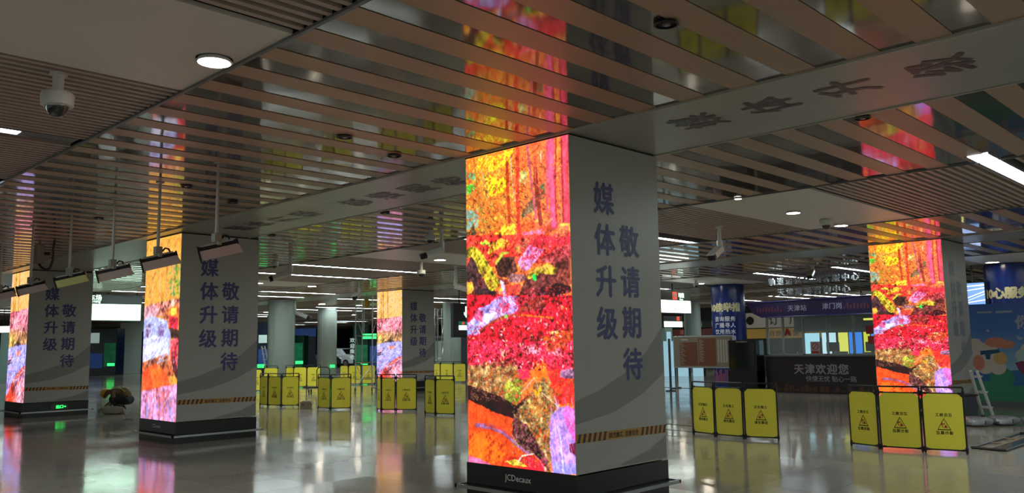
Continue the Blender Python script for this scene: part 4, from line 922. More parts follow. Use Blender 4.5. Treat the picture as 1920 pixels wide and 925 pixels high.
for s in (1, -1):
    hp = add(Q(-.25, s*.10, .28), .10, pel); kn = add(Q(.10, s*.20, .40), .07, hp); k2 = add(Q(.13, s*.20, .34), .06, kn); an = add(Q(-.10, s*.17, .09), .042, k2); ft = add(Q(-.02, s*.18, .045), .042, an); te_ = add(Q(.13, s*.19, .035), .035, ft)
    sh = add(Q(.10, s*.19, .53), .062, ch); hx_ = .02 if s > 0 else .20
    el = add(Q(hx_, s*.23, .35), .045, sh); wr = add(Q(hx_+.12, s*.13, .235), .030, el); pm = add(Q(hx_+.16, s*.10, .20), .036, wr, .02)
    for k in range(4):
        f1 = add(Q(hx_+.19+.004*k, s*(.135-.022*k), .175), .010, pm); f2 = add(Q(hx_+.205+.003*k, s*(.135-.022*k), .145-.003*abs(k-1.5)), .008, f1)
    th1 = add(Q(hx_+.14, s*.06, .18), .011, pm); add(Q(hx_+.165, s*.05, .155), .009, th1)
SKIN = mat('skin', '9a6a52', .5)
body = skin_body('body', J, Bn, SKIN, wt)
for m_ in (mat('olive_vest', '6b5a34', .8, noise=.15, nscale=20), mat('navy_cloth', '20242c', .8), mat('brown_sleeve', '6f5648', .8)): body.data.materials.append(m_)
REG = {0: 2, 1: 1, 2: 1, 3: 1}
for k in (0, 1):
    for i in (0, 1, 2): REG[7+k*19+i] = 2
    REG[7+k*19+6] = 3
samples = [(J[i][0], REG.get(i, 0)) for i in range(len(J))]+[(J[a][0].lerp(J[b][0], .5), REG.get(b, 0) if REG.get(b, 0) else REG.get(a, 0)) for a, b in Bn if a < 26 and b < 26+7 and REG.get(a, 0)]
for p_ in body.data.polygons:
    c_ = p_.center+ORG[wt.name]; p_.material_index = min(samples, key=lambda q_: (q_[0]-c_).length)[1]
def clothes(name, idx, grow, m, root=0):
    mp = {a: i for i, a in enumerate(idx)}; return skin_body(name, [(J[i][0], J[i][1]*grow, J[i][2]*grow) for i in idx], [(mp[a], mp[b]) for a, b in Bn if a in mp and b in mp], m, wt, root=root)
NAVY = mat('navy_cloth', '20242c', .8)
for k in (0, 1):
    b0 = 7+k*19; s_ = 1 if k == 0 else -1
    skin_body('trouser_leg', [(Q(-.25, s_*.05, .37), .185, .185), (Q(-.22, s_*.09, .30), .17, .17), (Q(-.02, s_*.16, .34), .10, .10), (J[b0+1][0], .085, .085), (J[b0+2][0], .075, .075), (Q(-.02, s_*.18, .2), .065, .065), (J[b0+3][0], .055, .055)], [(i, i+1) for i in range(6)], NAVY, wt)
clothes('work_vest', [pel, sp, ch], 1.2, mat('olive_vest', '6b5a34', .8, noise=.15, nscale=20))
for k in (0, 1):
    b0 = 7+k*19
    skin_body('shoe', [(J[b0+3][0]-Fd*.03-UZ*.02, .045, .045), (J[b0+4][0], .048, .045), (J[b0+5][0], .04, .036)], [(0, 1), (1, 2)], BLACK, wt)
    skin_body('sleeve', [(J[b0+6][0], .074, .074), (J[b0+7][0], .055, .055)], [(0, 1)], mat('brown_sleeve', '6f5648', .8), wt)
hc = J[hd][0]; hat = MB(); fw_ = (Fd*.85+UZ*.35).normalized(); up_ = fw_
sx = (UZ*.85-Fd*.35).normalized(); prof = [(.135, -.012), (.135, 0), (.122, .012), (.118, .06), (.10, .105), (.065, .135), (.02, .148), (.003, .149)]
k0 = len(hat.v)
for r_, z_ in prof:
    for j in range(24):
        a = 2*math.pi*j/24; hat.v.append(hc+fw_*(z_-.02)+(sx*math.cos(a)+Ld*math.sin(a))*r_)
for i in range(len(prof)-1):
    for j in range(24): hat.f.append((i*24+j, i*24+(j+1) % 24, (i+1)*24+(j+1) % 24, (i+1)*24+j))
obj('hard_hat', hat, mat('hard_hat_yellow', 'd09a1c', .35), wt, True)
obj('hair', MB().tube([hc-fw_*.03, hc+fw_*.03], [.092, .098], 14), mat('black_hair', '15120f', .7), wt, True)
vr = MB(); 
for s in (-1, 1): vr.tube([Q(-.2, s*.12, .54), Q(-.12, s*.12, .61), Q(-.02, s*.12, .655), Q(.08, s*.12, .665), Q(.16, s*.1, .63)], .012, 6)
obj('reflective_strip', vr, mat('lime_strip', 'b8c85a', .4), wt)
obj('nose', MB().tube([J[fc][0]+Fd*.055+UZ*.01, J[fc][0]+Fd*.075-UZ*.012], [.012, .008], 8), SKIN, wt, True)
def lump(c, a, b, h, seed, ex=RR, ey=FF, n=22, m=10, rough=.12, flat=.0):
    rng = random.Random(seed); ph = [rng.uniform(0, 6) for _ in range(8)]; mb = MB()
    for i in range(m+1):
        v = -math.pi/2+math.pi*i/m
        for j in range(n):
            u = 2*math.pi*j/n; k = 1+rough*(math.sin(3*u+ph[0]+2*v)+.6*math.sin(5*u+ph[1]-3*v)+.5*math.sin(9*u+ph[2]+5*v))
            e = lambda x, p: math.copysign(abs(x)**p, x)
            mb.v.append(c+ex*a*e(math.cos(u), .7)*e(math.cos(v), .7)*k+ey*b*e(math.sin(u), .7)*e(math.cos(v), .7)*k+UZ*(h/2+h/2*e(math.sin(v), .6)*(k if math.sin(v) > 0 else 1)))
    for i in range(m):
        for j in range(n): mb.f.append((i*n+j, i*n+(j+1) % n, (i+1)*n+(j+1) % n, (i+1)*n+j))
    return mb
sc_ = G(211, 777)+FF*.0
sk = thing('sack', 'Pale full sack lying on the floor under the crouching worker', 'sack', (sc_.x, sc_.y, 0))
SACK = mat('sack_cloth', '9a948a', .7, noise=.1, nscale=10)
obj('sack_body', lump(sc_, .28, .15, .19, 3), SACK, sk, True)
obj('tied_neck', MB().tube([sc_-RR*.27+UZ*.12, sc_-RR*.33+UZ*.10, sc_-RR*.36+UZ*.06], [.05, .02, .035], 10), SACK, sk, True)
# ================================================================ wrapped bundles and floor frame at right
PLA = mat('plastic_wrap', '8d9092', .18, noise=.25, nscale=9, bump=.5)
for i, (px, py, a) in enumerate(((1830, 799, .24), (1881, 797, .24), (1948, 799, .24))):
    c_ = G(px, py); b_ = thing('plastic_wrapped_bundle', ['Plastic-wrapped bundle on the floor nearest to the right barrier', 'Second plastic-wrapped bundle on the floor before the illustrated wall, beside the first', 'Third plastic-wrapped bundle on the floor, before the frame edge', 'Plastic-wrapped bundle cut by the right frame edge'][i], 'bundle', (c_.x, c_.y, 0))
    obj('wrapping', lump(c_, a, .25, .17, 11+i, rough=.07), PLA, b_, True)
    obj('cord', MB().tube([c_+RR*.05+FF*.25*math.cos(k*.52)+UZ*(.09+.092*math.sin(k*.52)) for k in range(13)], .007, 6), BLACK, b_)
A, B, C_, D = G(1822, 842), G(1912, 815), G(1990, 822), G(1885, 848)
t = thing('floor_grille_frame', 'Long metal frame lying flat on the floor beside the right barrier', 'frame', (A.x, A.y, 0))
e1 = (B-A); e2 = (D-A)
fr = MB()
for p, q in ((A, B), (B, B+e2), (A, D), (D, D+e1)): fr.tube([p+UZ*.02, q+UZ*.02], .018, 4)
obj('outer_frame', fr, DARK, t)
br = MB()
for k in (.33, .62): br.tube([A+e1*k+UZ*.02, A+e1*k+e2*.55+UZ*.02], .012, 4)
br.tube([A+e2*.5+UZ*.02, A+e1+e2*.5+UZ*.02], .012, 4)
obj('cross_bar', br, mat('wood_bar', '8a7460', .6), t)
obj('glass_strip', MB().prism([A+e2*.52+UZ*.008, A+e1+e2*.52+UZ*.008, A+e1+e2*.97+UZ*.008, A+e2*.97+UZ*.008], UZ*.008), mat('blue_grey_glass', '3b4048', .08), t)
# ================================================================ notice board
X = 25.5; P1, P2 = ONX(1262, 631, X), ONX(1375, 630, X); zt, zb = P1.z, ONX(1262, 690, X).z; ya, yb = P1.y, P2.y
t = thing('notice_board', 'Wide notice board on a stand with brown timetable blocks, in front of the blue pillar', 'notice board', (X, (ya+yb)/2, 0))
obj('board_frame', MB().box(X-.02, X+.02, yb, ya, zb, zt), ALU, t, bevel=.006)
bd = obj('board_sheet', MB().box(X-.024, X-.02, yb+.04, ya-.04, zb+.04, zt-.04), mat('board_cream', '9b8d7c', .6), t)
BR = mat('print_brown', '8a5238', .6); Wd = ya-yb
def yy(u): return ya-u*Wd
for u0, u1, v0, v1 in ((.12, .415, .2, .93), (.43, .72, .08, .93), (.95, .975, .1, .8)): obj('timetable_block', MB().box(X-.026, X-.0245, yy(u1), yy(u0), zb+(1-v1)*(zt-zb), zb+(1-v0)*(zt-zb)), BR, bd)
mb = MB()
for i in range(14):
    v = .22+i*.05
    mb.box(X-.028, X-.0265, yy(.17+.02*(i % 3)), yy(.13), zb+(1-v-.012)*(zt-zb), zb+(1-v)*(zt-zb)); mb.box(X-.028, X-.0265, yy(.50+.02*(i % 2)), yy(.44), zb+(1-v+.08)*(zt-zb), zb+(1-v+.095)*(zt-zb))
for j in range(5):
    u = .745+j*.042
    mb.box(X-.028, X-.0265, yy(u+.027), yy(u), zb+.19, zt-.15)
mb.box(X-.028, X-.0265, yy(.26), yy(.14), zt-.16, zt-.10)
obj('pale_print', mb, mat('print_pale', 'cdc6b8', .6), bd)
lg = MB().tube([(X+.05, ya-.05, 0), (X+.05, ya-.05, zb+.3)], .025).tube([(X+.05, yb+.05, 0), (X+.05, yb+.05, zb+.3)], .025)
obj('leg', MB().tube([(X+.045, ya-.05, 0), (X+.045, ya-.05, zb+.3)], .025), STEEL, t); obj('leg', MB().tube([(X+.045, yb+.05, 0), (X+.045, yb+.05, zb+.3)], .025), STEEL, t)
obj('foot', MB().box(X-.25, X+.3, ya-.08, ya-.02, 0, .04), BLACK, t); obj('foot', MB().box(X-.25, X+.3, yb+.02, yb+.08, 0, .04), BLACK, t)
# post with a flat base left of the board
p = G(1258, 734); t = thing('barrier_post', 'Thin grey post on a flat base at the left end of the notice board', 'post', (p.x, p.y, 0))
obj('pole', MB().tube([p+UZ*.02, p+UZ*1.75], .04, 12), mat('post_grey', '4a5254', .4), t, True); obj('base', MB().obox(p-RR*.16-FF*.1, RR*.32, FF*.2, UZ*.03), BLACK, t)
# ================================================================ black cabinet
Y = 13.55; X = 24.6
t = thing('black_cabinet', 'Tall black display cabinet between the notice board and the information kiosk', 'cabinet', (X, Y, 0))
obj('cabinet_body', MB().box(X, X+.5, 13.15, 14.15, .06, 1.66), mat('gloss_black', '0e0f12', .2), t, bevel=.01)
obj('base', MB().box(X-.06, X+.5, 13.15, 14.15, 0, .7), mat('matt_black', '121114', .5), t, bevel=.01)
obj('screen_panel', MB().box(X-.012, X, 13.22, 14.08, .78, 1.56), mat('dead_screen', '15161c', .08), t)
obj('lettering', text(MB(), '轨道交通服务中心', (X-.013, 13.65, 1.61), (0, -1, 0), (0, 0, 1), .05, .01), mat('print_pale', 'cdc6b8', .6), t)
# ================================================================ information kiosk
KX, KY0, KY1 = 25.0, 9.35, 13.05
t = thing('information_kiosk', 'Information kiosk with a dark lettered counter, glass front and purple canopy', 'kiosk', (KX, (KY0+KY1)/2, 0))
CNT = mat('counter_maroon', '281920', .4); PUR = mat('canopy_purple', '241a45', .5, noise=.2, nscale=2)
ct = obj('counter', MB().box(KX, KX+.6, KY0, KY1, .0, 1.12), CNT, t, bevel=.01)
obj('counter_top', MB().box(KX-.05, KX+.65, KY0-.03, KY1+.03, 1.12, 1.17), mat('top_grey', '6f6a6a', .3), t, bevel=.008)
mb = MB(); text(mb, '天津欢迎您', (KX-.001, 11.25, .74), (0, -1, 0), (0, 0, 1), .33, .03, spacing=1.12); text(mb, '快捷无忧 贴心一路', (KX-.001, 10.95, .45), (0, -1, 0), (0, 0, 1), .19, .015)
obj('lettering', mb, mat('counter_lettering', '9a9096', .5), ct)
sky = MB(); rng = random.Random(4); yv = KY0+.05
while yv < KY1-.1:
    w_ = rng.uniform(.04, .14); h_ = rng.uniform(.04, .26); sky.box(KX-.003, KX-.001, yv, yv+w_, .05, .05+h_); yv += w_+rng.uniform(.0, .1)
obj('printed_skyline', sky, mat('skyline_orange', '5a3424', .5), ct)
posts = [KY1-.08, KY1-.62, KY1-1.28, KY1-2.05, KY1-2.85, KY0+.08]
for yq in posts: obj('window_post', MB().box(KX+.02, KX+.08, yq-.03, yq+.03, 1.17, 2.42), mat('post_white', '9aa0a0', .35), t)
obj('window_rail', MB().box(KX+.02, KX+.08, KY0+.05, KY1-.05, 1.17, 1.21).box(KX+.02, KX+.08, KY0+.05, KY1-.05, 2.36, 2.42), mat('post_white', '9aa0a0', .35), t)
GL = mat('clear_glass', 'dfe8e8', .02, alpha=.16)
for a, b_ in zip(posts[:-1], posts[1:]): obj('window_pane', MB().box(KX+.045, KX+.052, b_+.03, a-.03, 1.21, 2.36), GL, t)
cnp = [(KY1+.45, 2.84), (KY0-.1, 2.90), (KY0-.05, 2.36), (KY1-.1, 2.36), (KY1+.2, 2.5)]
can = obj('canopy', MB().prism([(KX-.32, a, b_) for a, b_ in cnp], (.10, 0, 0)).box(KX-.22, KX+2.2, KY0-.05, KY1+.1, 2.42, 2.56), PUR, t, bevel=.008)
obj('canopy_trim', MB().tube([(KX-.34, KY1+.45, 2.84), (KX-.34, KY0-.1, 2.90)], .015, 6).tube([(KX-.34, KY1-.1, 2.37), (KX-.34, KY0-.05, 2.37)], .015, 6), mat('trim_violet', '3b2f78', .4), can)
mb = MB(); text(mb, '天津站', (KX-.322, 11.75, 2.62), (0, -1, 0), (0, 0, 1), .2, .02, spacing=1.1); text(mb, '津门岗', (KX-.322, 10.65, 2.64), (0, -1, 0), (0, 0, 1), .2, .02, spacing=1.1)
obj('lettering', mb, mat('canopy_lettering', 'a9a0b8', .5), can)
mb = MB()
for cy, sg in ((12.65, 1), (9.95, -1)):
    for k in range(9):
        yq = cy+(k-4)*.10; hh = .06+.13*abs(math.sin(k*1.7+cy)); mb.box(KX-.324, KX-.3225, yq, yq+.05, 2.53, 2.53+hh)
obj('printed_scene', mb, mat('print_red_dim', '6a3040', .5), can)
# kiosk interior: back counter, lit blue posters, monitors, shelf
obj('back_wall', MB().box(KX+2.1, KX+2.16, KY0, KY1, 1.9, 2.42), mat('back_grey', '5f6462', .5), t)
obj('side_wall', MB().box(KX+.6, KX+2.1, KY0-.03, KY0+.03, 0, 2.42), mat('side_grey', '6a6668', .5), t)
pst = [(12.7, 12.15, '9fd8e8'), (12.05, 11.6, 'b8e4ee'), (11.5, 11.2, 'd6dd5a'), (11.15, 10.75, '2f7fe0'), (10.68, 10.5, 'c8d83c'), (10.45, 9.95, '3a8ae8'), (9.9, 9.55, '7fc8e0')]
for a, b_, cc in pst: obj('lit_poster', MB().box(KX+2.0, KX+2.04, b_, a, 1.0, 1.86), mat('poster_'+cc, cc, .4, emit=.9), t)
for yq in (12.2, 11.0, 9.8):
    mn = obj('monitor', MB().box(KX+.38, KX+.41, yq-.2, yq+.2, 1.27, 1.55).box(KX+.38, KX+.44, yq-.03, yq+.03, 1.17, 1.3), BLACK, t)
sg_ = obj('no_smoking_sign', MB().box(KX+.03, KX+.042, 11.25, 11.55, 1.2, 1.58), mat('notice_pale', 'b0a0a4', .5), t)
rg = MB()
for k in range(24):
    a0_, a1_ = k*math.pi/12, (k+1)*math.pi/12
    rg.prism([(KX+.028, 11.4+math.cos(a0_)*.11, 1.44+math.sin(a0_)*.11), (KX+.028, 11.4+math.cos(a1_)*.11, 1.44+math.sin(a1_)*.11), (KX+.028, 11.4+math.cos(a1_)*.085, 1.44+math.sin(a1_)*.085), (KX+.028, 11.4+math.cos(a0_)*.085, 1.44+math.sin(a0_)*.085)], (.001, 0, 0))
rg.prism([(KX+.028, 11.33, 1.51), (KX+.028, 11.345, 1.525), (KX+.028, 11.47, 1.37), (KX+.028, 11.455, 1.355)], (.001, 0, 0)); rg.box(KX+.027, KX+.028, 11.28, 11.52, 1.22, 1.29)
obj('red_print', rg, mat('sign_red', 'b02c30', .5), sg_)
obj('red_notice', MB().box(KX+.03, KX+.042, 9.42, 9.78, 1.50, 1.72).box(KX+.03, KX+.042, 9.42, 9.82, 1.78, 2.02), mat('sign_red', 'b02c30', .5), t)
obj('red_star_mark', MB().prism([(KX+.03, 12.28+x_, 1.86+z_) for x_, z_ in ((-.12, -.08), (-.05, -.08), (0, -.0), (.05, -.08), (.12, -.08), (.03, .14), (-.03, .14))], (.002, 0, 0)), mat('sign_red', 'b02c30', .5), t)
obj('led_strip_sign', MB().box(KX+.6, KX+.63, 9.6, 10.1, 2.2, 2.26), mat('strip_yellow', 'd8e05a', .4, emit=1.0), t)
obj('papers', MB().box(KX+.1, KX+.3, 10.5, 10.85, 1.17, 1.27).box(KX+.12, KX+.3, 9.7, 10.0, 1.17, 1.25), mat('paper_grey', '7c7c7c', .6), t)
# standing characters on the canopy
t2 = t
mb = MB()
def solid_text(mb, s, cy, cz, size, sp):
    vs, fs = text_data(s, .03, sp); cx = (min(v.x for v in vs)+max(v.x for v in vs))/2; cz0 = (min(v.y for v in vs)+max(v.y for v in vs))/2
    f_ = [V((KX-.1, cy-(v.x-cx)*size, cz+(v.y-cz0)*size)) for v in vs]; n_ = len(f_)
    edges = {}
    for fc_ in fs:
        for i in range(len(fc_)):
            a_, b_ = fc_[i], fc_[(i+1) % len(fc_)]; edges[(a_, b_)] = 1
    side = [(a_, b_, b_+n_, a_+n_) for (a_, b_) in edges if (b_, a_) not in edges]
    mb.add(f_+[p+V((.07, 0, 0)) for p in f_], fs+[tuple(i+n_ for i in reversed(q)) for q in fs]+side)
LT = mat('roof_lettering_grey', '85878a', .6)
m1 = MB(); solid_text(m1, '轨道运营集团客服中心', 11.33, 3.50, .255, 1.32); obj('upper_row_lettering', m1, LT, t2)
m1 = MB(); solid_text(m1, '天津旅游咨询中心', 11.33, 3.15, .255, 1.32); obj('lower_row_lettering', m1, LT, t2)
fm = MB()
for yq in (12.3, 11.4, 10.4, 9.9): fm.tube([(KX, yq, 2.56), (KX, yq, 3.6)], .014, 6).tube([(KX+.3, yq-.12, 2.56), (KX, yq, 3.1)], .012, 6)
fm.tube([(KX-.01, 13.0, 3.38), (KX-.01, 9.7, 3.38)], .01, 6).tube([(KX-.01, 12.8, 3.04), (KX-.01, 9.9, 3.04)], .01, 6)
obj('support_frame', fm, BLACK, t2)
# ================================================================ illustrated blue wall at right
IX = 22.3; iy0, iy1 = 3.2, ONX(1821, 660, IX).y; zt = 2.42
t = thing('illustrated_wall', 'Blue illustrated hoarding with clouds and a greeting, at the right frame edge', 'hoarding', (IX, iy1, 0))
def grad_mat():
    m = bpy.data.materials.new('printed_sky'); m.use_nodes = True; nt = m.node_tree; b = nt.nodes['Principled BSDF']; tc = nt.nodes.new('ShaderNodeTexCoord'); s = nt.nodes.new('ShaderNodeSeparateXYZ'); r = nt.nodes.new('ShaderNodeValToRGB')
    nt.links.new(tc.outputs['Object'], s.inputs[0]); mr = nt.nodes.new('ShaderNodeMapRange'); mr.inputs[2].default_value = 2.4; nt.links.new(s.outputs[2], mr.inputs[0]); nt.links.new(mr.outputs[0], r.inputs[0])
    r.color_ramp.elements[0].color = (*hx('a2d2e6'), 1); r.color_ramp.elements[0].position = .3; r.color_ramp.elements[1].color = (*hx('5a86d8'), 1); r.color_ramp.elements[1].position = .75
    nt.links.new(r.outputs[0], b.inputs['Base Color']); b.inputs['Roughness'].default_value = .3; return m
bd = obj('board', MB().box(IX, IX+.1, iy0, iy1, .1, zt), grad_mat(), t)
obj('plinth', MB().box(IX-.02, IX+.12, iy0, iy1, 0, .12), mat('plinth_grey', '6f787c', .4), t)
def ipoly(name, pts, c, lift): 
    return obj(name, MB().prism([(IX-lift, iy1-u, z) for u, z in pts], (.001, 0, 0)), mat('print_'+c, c, .4), bd)
def blob(cx, cz, r, n=20, sy=1.0): return [(cx+r*math.cos(2*math.pi*k/n), cz+r*sy*math.sin(2*math.pi*k/n)) for k in range(n)]
ipoly('printed_lawn', [(0, .12), (3.2, .12), (3.2, .42), (1.9, .62), (.9, .48), (0, .62)], '4a9a78', .004)
ipoly('printed_sea', [(0, .56), (.9, .46), (1.9, .58), (3.2, .42), (3.2, .80), (1.2, .86), (0, .80)], '3f78b4', .003)
ipoly('printed_bush', blob(.62, .66, .26), '4a9a78', .005)
cl = MB()
for cx, cz, r in ((.15, 1.05, .22), (.35, 1.25, .25), (.1, 1.42, .18), (.28, .95, .2), (.55, .92, .18), (1.25, 1.3, .2), (1.1, 1.18, .16)):
    cl.prism([(IX-.006-.0003*r, iy1-u, z) for u, z in blob(cx, cz, r)], (.001, 0, 0))
obj('printed_cloud', cl, mat('print_cloud', 'e6d6ca', .4), bd)
cl = MB()
for cx, cz, r, s_ in ((.55, 1.50, .24, .5), (.75, 1.45, .2, .5), (.15, 1.02, .13, 1.4)): cl.prism([(IX-.0075-.0004*r, iy1-u, z) for u, z in blob(cx, cz, r, 16, s_)], (.001, 0, 0))
obj('printed_orange_cloud', cl, mat('print_orange', 'e8937a', .4), bd)
ipoly('printed_sun', blob(.62, 1.12, .15), 'e8bc78', .008)
ipoly('printed_wave_line', [(.2, 1.3), (.6, 1.34), (.62, 1.26), (.42, 1.22), (.4, 1.1), (.32, 1.1), (.3, 1.22), (.2, 1.2)], '2f5f8a', .009)
# a running figure drawn on the wall: shirt, trousers, shoe, head
ipoly('printed_figure_shirt', [(.98, 1.02), (1.32, 1.02), (1.36, 1.16), (1.30, 1.30), (1.05, 1.32), (.96, 1.2)], 'b8d6ce', .010)
ipoly('printed_figure_trousers', [(.92, 1.02), (1.05, 1.06), (1.3, 1.03), (1.5, .95), (1.75, 1.02), (1.72, .88), (1.48, .82), (1.25, .92), (1.12, .90), (1.22, .70), (1.12, .68), (.98, .86)], '8a3c5c', .011)
ipoly('printed_figure_shoe', [(1.12, .69), (1.22, .69), (1.20, .60), (1.06, .58)], 'c9b8b8', .012)
ipoly('printed_figure_head', blob(1.20, 1.42, .07), 'a8b8a8', .011)
ipoly('printed_emblem', blob(1.62, 1.58, .16, 24, 1.2), 'c07a88', .010); ipoly('printed_emblem_ring', blob(1.62, 1.58, .11, 24, 1.2), '9a3c50', .012)
mb = MB(); text(mb, '你好', (IX-.001, iy1-1.32, 1.97), (0, -1, .04), (0, 0, 1), .34, .04, align='CENTER'); text(mb, '欢迎', (IX-.001, iy1-1.45, 1.70), (0, -1, 0), (0, 0, 1), .17, .02)
mb.box(IX-.005, IX-.003, iy1-.52, iy1-.20, 2.20, 2.24); mb.box(IX-.005, IX-.003, iy1-.95, iy1-.60, 2.19, 2.245)
mb.prism([(IX-.004, iy1-.98, 1.66), (IX-.004, iy1-1.14, 1.58), (IX-.004, iy1-1.04, 1.54)], (.001, 0, 0)); mb.prism([(IX-.004, iy1-.4+dx, 1.78+dz) for dx, dz in ((0, .05), (.015, .015), (.05, 0), (.015, -.015), (0, -.05), (-.015, -.015), (-.05, 0), (-.015, .015))], (.001, 0, 0))
obj('lettering', mb, mat('print_white', 'bcc6da', .4), bd)
# hanging video screen seen beside it
c_ = AT(1824, 550, 24); t = thing('hanging_video_screen', 'Hanging video screen showing pale blue streaks, right of the right square column', 'screen', (c_.x, c_.y, c_.z-.3))
obj('screen_body', MB().box(c_.x, c_.x+.1, c_.y-.33, c_.y+.33, c_.z-.36, c_.z+.32), BLACK, t, bevel=.006)
sp_ = obj('screen_face', MB().box(c_.x-.006, c_.x, c_.y-.31, c_.y+.31, c_.z-.33, c_.z+.29), mat('screen_blue', '5f8fd8', .2, emit=.75, ecol='7fa6e8'), t)
mb = MB()
for z0_, z1_, h_ in ((-.28, -.05, .02), (-.2, .02, .03), (-.3, -.22, .03), (.05, .12, .03), (.18, .2, .04)): mb.prism([(c_.x-.008, c_.y+.31, c_.z+z0_), (c_.x-.008, c_.y-.31, c_.z+z1_), (c_.x-.008, c_.y-.31, c_.z+z1_+h_), (c_.x-.008, c_.y+.31, c_.z+z0_+h_*.6)], (.001, 0, 0))
obj('streak_picture', mb, mat('screen_white', 'e8f0ff', .2, emit=1.2), sp_)
obj('hanging_rod', MB().tube([(c_.x+.05, c_.y, c_.z+.3), (c_.x+.05, c_.y, H)], .02), BLACK, t)
c_ = AT(1819, 625, 26); t = thing('narrow_lit_panel', 'Narrow yellow lit strip with a white head between the right column and the illustrated wall', 'lit panel', (c_.x, c_.y, 0))
obj('panel_body', MB().obox(V((c_.x, c_.y, 0))-RR*.12, RR*.26, FF*.1, UZ*2.75), SIGNB, t)
obj('white_head', MB().obox(V((c_.x, c_.y, 2.2))-RR*.12-FF*.01, RR*.2, FF*.008, UZ*.4), LITW, t)
obj('yellow_strip', MB().obox(V((c_.x, c_.y, .8))-RR*.02-FF*.01, RR*.09, FF*.008, UZ*1.35), mat('strip_glow_yellow', 'd8d060', .4, emit=1.0), t)
p_ = G(1806, 793); t = thing('dark_crate', 'Dark crate on the floor by the foot of the right square column, behind the barrier', 'crate', (p_.x, p_.y, 0))
obj('crate_body', MB().obox(p_, RR*.30, FF*.3, UZ*.5), mat('crate_grey', '33363c', .5), t, bevel=.01); obj('crate_lid', MB().obox(p_-RR*.02-FF*.02+UZ*.5, RR*.34, FF*.34, UZ*.03), BLACK, t, bevel=.005)
# ================================================================ shop fronts, booths and cars in the background
def booth(px0, px1, d, z1, label, base, bands, cat='booth'):
    a = AT(px0, 660, d); b_ = AT(px1, 660, d); a.z = b_.z = 0; e = (b_-a); t = thing('display_booth', label, cat, (a.x, a.y, 0)); f = UZ.cross(e).normalized()
    if f.dot(FF) < 0: f = -f
    obj('booth_body', MB().obox(a, e, f*1.2, UZ*z1), base, t, bevel=.01)
    for nme, u0, u1, q0, q1, mm in bands: obj(nme, MB().obox(a+e*u0-f*.02+UZ*q0, e*(u1-u0), f*.018, UZ*(q1-q0)), mm, t)
    return t, a, e, f
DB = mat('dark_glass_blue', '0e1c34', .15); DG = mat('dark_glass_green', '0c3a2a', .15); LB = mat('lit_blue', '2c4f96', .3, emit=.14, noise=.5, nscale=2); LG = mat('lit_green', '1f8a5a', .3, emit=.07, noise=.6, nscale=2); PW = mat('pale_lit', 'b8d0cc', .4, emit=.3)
booth(168, 218, 57, 3.2, 'Dark glass booth under the parking sign with blue and green posters', DB, [('blue_poster', .02, .5, .5, 1.5, LB), ('green_poster', .55, .98, .6, 2.2, LG), ('white_poster', .0, .35, 2.2, 2.9, PW)])
t, a, e, f = booth(224, 268, 60, H-.02, 'Tall pale wall block under the right half of the parking sign', mat('pale_block', 'c6d2ca', .35), [('dark_edge', .94, 1.0, 0, 3.0, DB)], 'wall block')
booth(0, 40, 45, 2.7, 'Pale glass booth at the left frame edge behind the leftmost column', mat('pale_glass', '8aa8a0', .2), [('blue_poster', .45, .98, .6, 2.1, LB)])
booth(482, 508, 52, 3.3, 'Blue lit booth behind the white ladder', DB, [('blue_poster', .1, .9, .6, 1.6, LB), ('pale_poster', .1, .7, 2.0, 2.5, PW)])
t, a, e, f = booth(546, 570, 56, 2.5, 'Green glass booth right of the large round pillar', DG, [('green_poster', .2, .9, .4, 2.0, LG)])
t, a, e, f = booth(553, 592, 62, 3.2, 'Blue lit fascia between the two round pillars', DB, [('blue_fascia', .0, 1.0, 2.5, 3.1, LB)], 'fascia')
t, a, e, f = booth(662, 690, 54, 3.1, 'Green glass booth with white vertical lettering behind the scaffold tower', DG, [('green_poster', .15, .98, .4, 1.8, LG)])
mb = MB()
for i, ch_ in enumerate('欢迎乘坐'): text(mb, ch_, a+e*(-.05)-f*.03+UZ*(2.1-i*.36), e, UZ, .32, .03)
obj('lettering', mb, mat('glow_lettering_dim', 'b0c8c0', .4, emit=.4), t)
booth(692, 708, 50, 2.2, 'Blue poster booth left of the small distant column', DB, [('blue_poster', .1, .9, .5, 1.7, LB)])
booth(816, 878, 44, 2.2, 'Glass railing booth behind the right back barrier', mat('grey_glass', '4f5660', .15), [('pale_strip', .3, .45, .2, 2.1, mat('lit_violet', '5f6fb0', .3, emit=.35)), ('pale_poster', .0, .25, .2, 1.9, mat('pale_block', '8f9c96', .35))])
booth(1248, 1262, 44, 2.4, 'Pale glass door behind the nearest column, left of the notice board', mat('pale_glass', '8aa8a0', .2), [('lit_door', .2, .8, .1, 2.2, mat('lit_pale_blue', 'a0c8d8', .3, emit=.5))])
# shop fronts behind the kiosk
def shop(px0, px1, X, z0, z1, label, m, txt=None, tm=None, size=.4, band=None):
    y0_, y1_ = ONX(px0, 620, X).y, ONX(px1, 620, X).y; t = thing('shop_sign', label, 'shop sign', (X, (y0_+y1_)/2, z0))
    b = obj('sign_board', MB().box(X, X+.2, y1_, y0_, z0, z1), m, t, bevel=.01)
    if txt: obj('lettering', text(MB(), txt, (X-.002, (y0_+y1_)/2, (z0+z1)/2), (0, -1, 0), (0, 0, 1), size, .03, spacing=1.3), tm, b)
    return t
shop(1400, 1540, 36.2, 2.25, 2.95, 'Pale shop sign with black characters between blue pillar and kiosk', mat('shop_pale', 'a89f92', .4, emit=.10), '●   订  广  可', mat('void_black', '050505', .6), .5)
shop(1400, 1545, 36.2, 1.75, 2.2, 'Amber shop band under the pale sign, seen through the kiosk glass', mat('shop_amber', 'b08a3c', .4, emit=.12), '自助 售票', mat('shop_amber_dim', '7a5a28', .4), .3)
